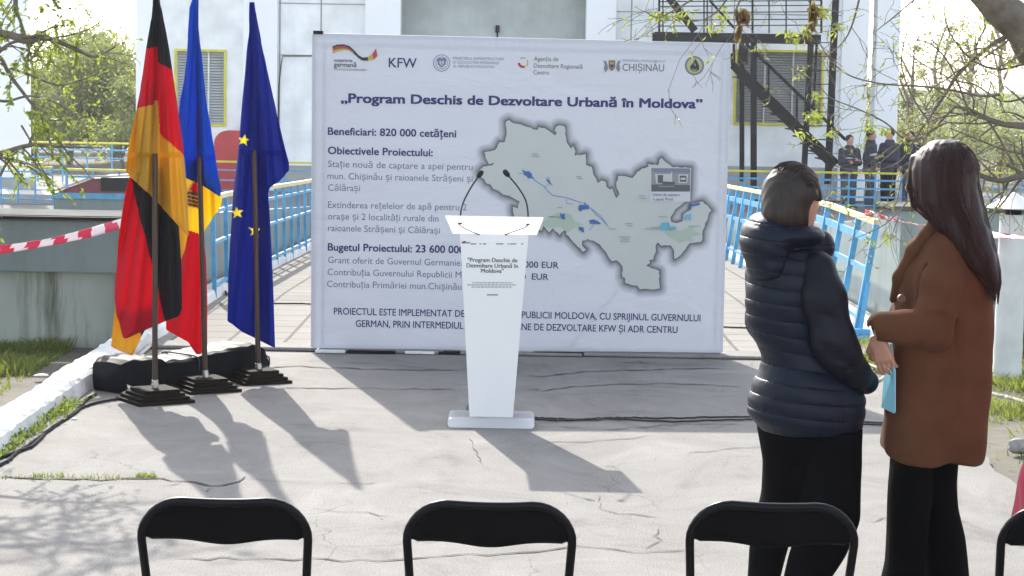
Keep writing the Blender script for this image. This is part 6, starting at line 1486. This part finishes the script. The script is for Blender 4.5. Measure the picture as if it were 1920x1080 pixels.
# far trees: trunk, limbs and a crown of many leaves in clumps
def far_tree(name, x, y, h, w_, lab, cat, seed, mat, nl, leafsize, trunk=.14, zb=-.8, bare=False, grp=None, airy=.3):
    root = empty(name, (x, y, zb), lab, cat, grp); r_ = np.random.default_rng(seed); rr = random.Random(seed); mains = []
    nb = 7 if not bare else 10
    stem = [Vector((x, y, zb)), Vector((x + rr.uniform(-.2, .2), y, zb + h*.35)), Vector((x + rr.uniform(-.3, .3), y, zb + h*.7)), Vector((x + rr.uniform(-.3, .3), y, zb + h*.97))]
    mains.append((smooth_pts(stem), trunk, .02))
    for i in range(nb):
        t = rr.uniform(.12, .8); p0 = Vector((x, y, zb + h * t)); a = rr.uniform(0, 6.28); L = w_ * .5 * (1.15 - .55 * t); e = Vector((math.cos(a) * L, math.sin(a) * L, h * rr.uniform(.12, .32)))
        mains.append((smooth_pts([p0, p0 + e * .35 + Vector((0, 0, .1)), p0 + e * .75 + Vector((0, 0, .25)), p0 + e]), trunk * .4, .012))
    S = twig_system(mains, seed, (1.6, 1.6) if not bare else (2.6, 2.2), 2, (w_*.22, w_*.12), .25, .02, .16)
    build_branches("trunk", S, MAT['bark_p'] if bare else MAT['bark'], root, (8, 4, 3, 3))
    tips = [s_[0][-1] for s_ in S if s_[3] >= 1] + [s_[0][3] for s_ in S if s_[3] >= 1]
    cl = [tips[r_.integers(len(tips))] for _ in range(max(20, nl // 45))]
    C = []; 
    for c_ in cl:
        s_ = w_ * r_.uniform(.03, airy * .28); n = int(nl / len(cl) * r_.uniform(.4, 1.7)); C.append(np.array(c_) + r_.normal(0, 1, (n, 3)) * s_ * [1, 1, .8])
    C = np.concatenate(C); C = C[C[:, 2] > zb + .05]
    V_, F_ = leaf_arrays(C, r_.normal(0, 1, C.shape), leafsize, seed, .55, .3); mesh_obj("crown", V_, F_, mat, root, root.location); return root
def px_x(px, Y, py=200): return at(px, py, Y).x
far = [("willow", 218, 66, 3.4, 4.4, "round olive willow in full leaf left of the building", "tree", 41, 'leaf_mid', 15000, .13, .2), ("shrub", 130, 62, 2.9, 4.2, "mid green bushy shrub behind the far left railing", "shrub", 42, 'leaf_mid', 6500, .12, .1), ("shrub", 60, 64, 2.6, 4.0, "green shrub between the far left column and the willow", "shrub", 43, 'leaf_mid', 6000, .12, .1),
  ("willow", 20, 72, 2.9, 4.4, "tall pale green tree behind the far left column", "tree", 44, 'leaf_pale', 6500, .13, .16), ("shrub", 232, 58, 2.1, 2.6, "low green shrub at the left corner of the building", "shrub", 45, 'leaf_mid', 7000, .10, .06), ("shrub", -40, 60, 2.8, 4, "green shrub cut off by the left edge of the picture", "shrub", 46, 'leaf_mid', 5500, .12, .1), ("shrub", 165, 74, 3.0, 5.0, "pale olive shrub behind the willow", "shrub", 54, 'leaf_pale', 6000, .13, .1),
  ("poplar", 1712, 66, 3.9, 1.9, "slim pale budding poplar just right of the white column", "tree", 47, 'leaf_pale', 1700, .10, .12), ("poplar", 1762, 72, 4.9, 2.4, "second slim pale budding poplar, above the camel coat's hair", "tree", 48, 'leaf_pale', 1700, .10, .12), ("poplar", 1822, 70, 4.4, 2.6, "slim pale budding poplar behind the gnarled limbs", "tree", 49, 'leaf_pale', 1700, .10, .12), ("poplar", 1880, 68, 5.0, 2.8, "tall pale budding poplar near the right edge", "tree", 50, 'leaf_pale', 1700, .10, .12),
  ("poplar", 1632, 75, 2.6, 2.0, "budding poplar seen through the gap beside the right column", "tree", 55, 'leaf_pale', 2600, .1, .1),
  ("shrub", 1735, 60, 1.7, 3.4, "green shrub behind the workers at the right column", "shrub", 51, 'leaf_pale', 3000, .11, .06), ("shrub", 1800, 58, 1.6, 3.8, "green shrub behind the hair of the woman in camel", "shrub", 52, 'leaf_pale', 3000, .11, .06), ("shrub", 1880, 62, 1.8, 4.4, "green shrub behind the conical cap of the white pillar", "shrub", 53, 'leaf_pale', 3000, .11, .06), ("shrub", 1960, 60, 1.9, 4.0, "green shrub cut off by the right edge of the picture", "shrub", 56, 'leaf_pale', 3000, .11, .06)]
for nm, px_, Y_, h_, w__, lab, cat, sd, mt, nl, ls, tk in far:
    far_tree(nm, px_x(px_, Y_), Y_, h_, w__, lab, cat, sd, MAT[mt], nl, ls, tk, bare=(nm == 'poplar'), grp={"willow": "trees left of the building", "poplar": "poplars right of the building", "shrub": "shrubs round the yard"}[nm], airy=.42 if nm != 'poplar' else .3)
# grassy bank far behind
r = np.random.default_rng(77)
V = []; nx_ = 90
for j, (y, z) in enumerate(((80, -.8), (84, .1), (90, .9), (100, 1.4), (130, 1.6))):
    for i in range(nx_): V.append(((i / (nx_ - 1) - .5) * 130, y + r.normal(0, .4), z + .25 * math.sin(i * .7 + j) * (j > 0) + r.normal(0, .05)))
MAT['bank'] = M("grassy_bank", (.09, .125, .04), .95, .45, .5, .5, 5)
tag(mesh_obj("bank", V, [(j*nx_+i, j*nx_+i+1, (j+1)*nx_+i+1, (j+1)*nx_+i) for j in range(4) for i in range(nx_ - 1)], MAT['bank'], smooth=True), kind='structure')

# grass: blades
def blades(n, xf, yf, zf, hmin, hmax, seed, dens=None, wd=.005):
    r_ = np.random.default_rng(seed); X = r_.uniform(*xf, n); Y = r_.uniform(*yf, n)
    if dens is not None: k = r_.uniform(size=n) < dens(X, Y); X, Y = X[k], Y[k]
    n = len(X); Z0 = zf(X, Y); h = r_.uniform(hmin, hmax, n) * (.6 + .8 * (.5 + .5*np.sin(X*7 + 2*np.sin(Y*5)))); a = r_.uniform(0, 6.28, n); ln = r_.normal(0, .45, (n, 2)) * h[:, None]; w_ = wd * r_.uniform(.6, 1.4, n)
    dx, dy = np.cos(a) * w_, np.sin(a) * w_
    V_ = np.stack([np.stack([X - dx, Y - dy, Z0], 1), np.stack([X + dx, Y + dy, Z0], 1), np.stack([X + dx*.5 + ln[:, 0]*.45, Y + dy*.5 + ln[:, 1]*.45, Z0 + h*.6], 1), np.stack([X + ln[:, 0], Y + ln[:, 1], Z0 + h], 1)], 1).reshape(-1, 3)
    i = np.arange(n)[:, None] * 4; return V_, np.concatenate([i + [0, 1, 2], i + [0, 2, 3]], 0)
flat = lambda X, Y: np.full(X.shape, -.03)
patch = lambda X, Y: np.clip(0.66 + .5*np.sin(X*3.1 + 1.2*np.sin(Y*2.3)) * np.sin(Y*2.7 + 1) + .35*(Y - 13.2), .04, 1)
V1, F1 = blades(90000, (-6.5, -3.02), (9.4, 14.72), flat, .02, .075, 1, patch)
tag(mesh_obj("grass", V1, F1, MAT['grass']), "short spring grass on the bare earth left of the white kerb", "grass", kind='stuff')
patch2 = lambda X, Y: np.where(Y > 12.2, np.clip(.25 + .9*np.sin(X*2.7 + 1.1*np.sin(Y*1.9)) * np.sin(Y*2.2 + .5) + (X - 2.6) * .8 + (Y - 13) * .15, .05, 1), np.clip(np.sin(X*5)*np.sin(Y*4.2) - .45, .01, .6))
V2, F2 = blades(95000, (2.45, 6.5), (8.4, 16.2), flat, .02, .085, 2, patch2)
tag(mesh_obj("grass", V2, F2, MAT['grass']), "patchy grass and earth around the white pillar on the right", "grass", kind='stuff')
# weeds along the kerb foot and in the cracks
r = np.random.default_rng(9); C = []
for x, y, n_, sp in ((20, 848, 150, 14), (45, 832, 170, 16), (75, 812, 150, 14), (100, 798, 40, 10), (118, 785, 80, 10), (136, 772, 140, 9), (150, 768, 60, 8), (5, 862, 90, 10)):
    c_ = gnd(x, y, 0)
    for _ in range(n_): C.append((c_.x - .05 + r.normal(0, .03), c_.y + r.normal(0, .12), abs(r.normal(.012, .016))))
V3, F3 = leaf_arrays(np.array(C), np.tile([0, 0, .8], (len(C), 1)), .026, 3, .6, 0)
tag(mesh_obj("weeds", V3, F3, MAT['weed']), "low green weeds growing along the foot of the white kerb", "weeds", kind='stuff')
X, Y = [], []
for x0, x1, n_, y in ((0, 170, 90, 897), (60, 120, 60, 894), (255, 296, 70, 895), (262, 290, 40, 894), (150, 250, 50, 898), (1400, 1425, 20, 560)):
    for _ in range(n_): g_ = gnd(r.uniform(x0, x1), y + r.normal(0, 1.5), 0); X.append(g_.x); Y.append(g_.y)
X, Y = np.array(X), np.array(Y); n_ = len(X); h = r.uniform(.008, .032, n_); a = r.uniform(0, 6.28, n_); ln = r.normal(0, .5, (n_, 2)) * h[:, None]; dx, dy = np.cos(a)*.003, np.sin(a)*.003; Z0 = np.zeros(n_)
V4 = np.stack([np.stack([X-dx, Y-dy, Z0], 1), np.stack([X+dx, Y+dy, Z0], 1), np.stack([X+ln[:, 0]*.5+dx*.4, Y+ln[:, 1]*.5, h*.6], 1), np.stack([X+ln[:, 0], Y+ln[:, 1], h], 1)], 1).reshape(-1, 3); i = np.arange(n_)[:, None]*4
tag(mesh_obj("grass", V4, np.concatenate([i+[0,1,2], i+[0,2,3]], 0), MAT['grass']), "tufts of grass growing from the long crack in the concrete at lower left", "grass", kind='stuff')
V5, F5 = blades(2600, (2.30, 2.75), (15.0, 22.0), lambda X, Y: np.interp(Y, [14.7, 20, 29], [0, -.13, -.47]) - .0, .02, .06, 7, lambda X, Y: np.clip((X - 2.25)*1.6, 0, 1))
tag(mesh_obj("grass", V5, F5, MAT['grass']), "thin grass along the right edge of the tiled walkway", "grass", kind='stuff')

# grit, crumbs of concrete and leaf litter scattered over the apron
r = np.random.default_rng(123); n_ = 420; V6 = []; F6 = []
for k in range(n_):
    x_, y_ = r.uniform(-2.45, 2.35), r.uniform(8, 14.4); s_ = abs(r.normal(.0, .0022)) + .0012; b_ = len(V6)
    for dx, dy, dz in ((-1, -.4, 0), (1, -.6, 0), (.6, .9, 0), (-.7, .8, 0), (.1, .1, .8)): V6.append((x_ + dx*s_*r.uniform(.6, 1.3), y_ + dy*s_*r.uniform(.6, 1.3), .001 + dz*s_*.5))
    F6 += [(b_, b_+1, b_+4), (b_+1, b_+2, b_+4), (b_+2, b_+3, b_+4), (b_+3, b_, b_+4)]
MAT['grit'] = leaf_mat('grit_crumbs', (.12, .105, .085), (.30, .28, .25), 0.0)
tag(mesh_obj("grit", V6, F6, MAT['grit']), "fine grit and crumbs scattered over the concrete apron", "grit", kind='stuff')
# ------------------------------------------------------------------ air
mb = MB(); mb.box((-60, -8, -1.9), (60, 140, 14))
m = bpy.data.materials.new("haze_air"); m.use_nodes = True; n = m.node_tree.nodes; l = m.node_tree.links
n.remove(n["Principled BSDF"]); v = n.new("ShaderNodeVolumePrincipled"); v.inputs['Color'].default_value = (.93, .96, 1, 1); v.inputs['Density'].default_value = .0004; v.inputs['Anisotropy'].default_value = .55
l.new(v.outputs[0], n["Material Output"].inputs['Volume'])
tag(mb.build("haze", m), kind='stuff')
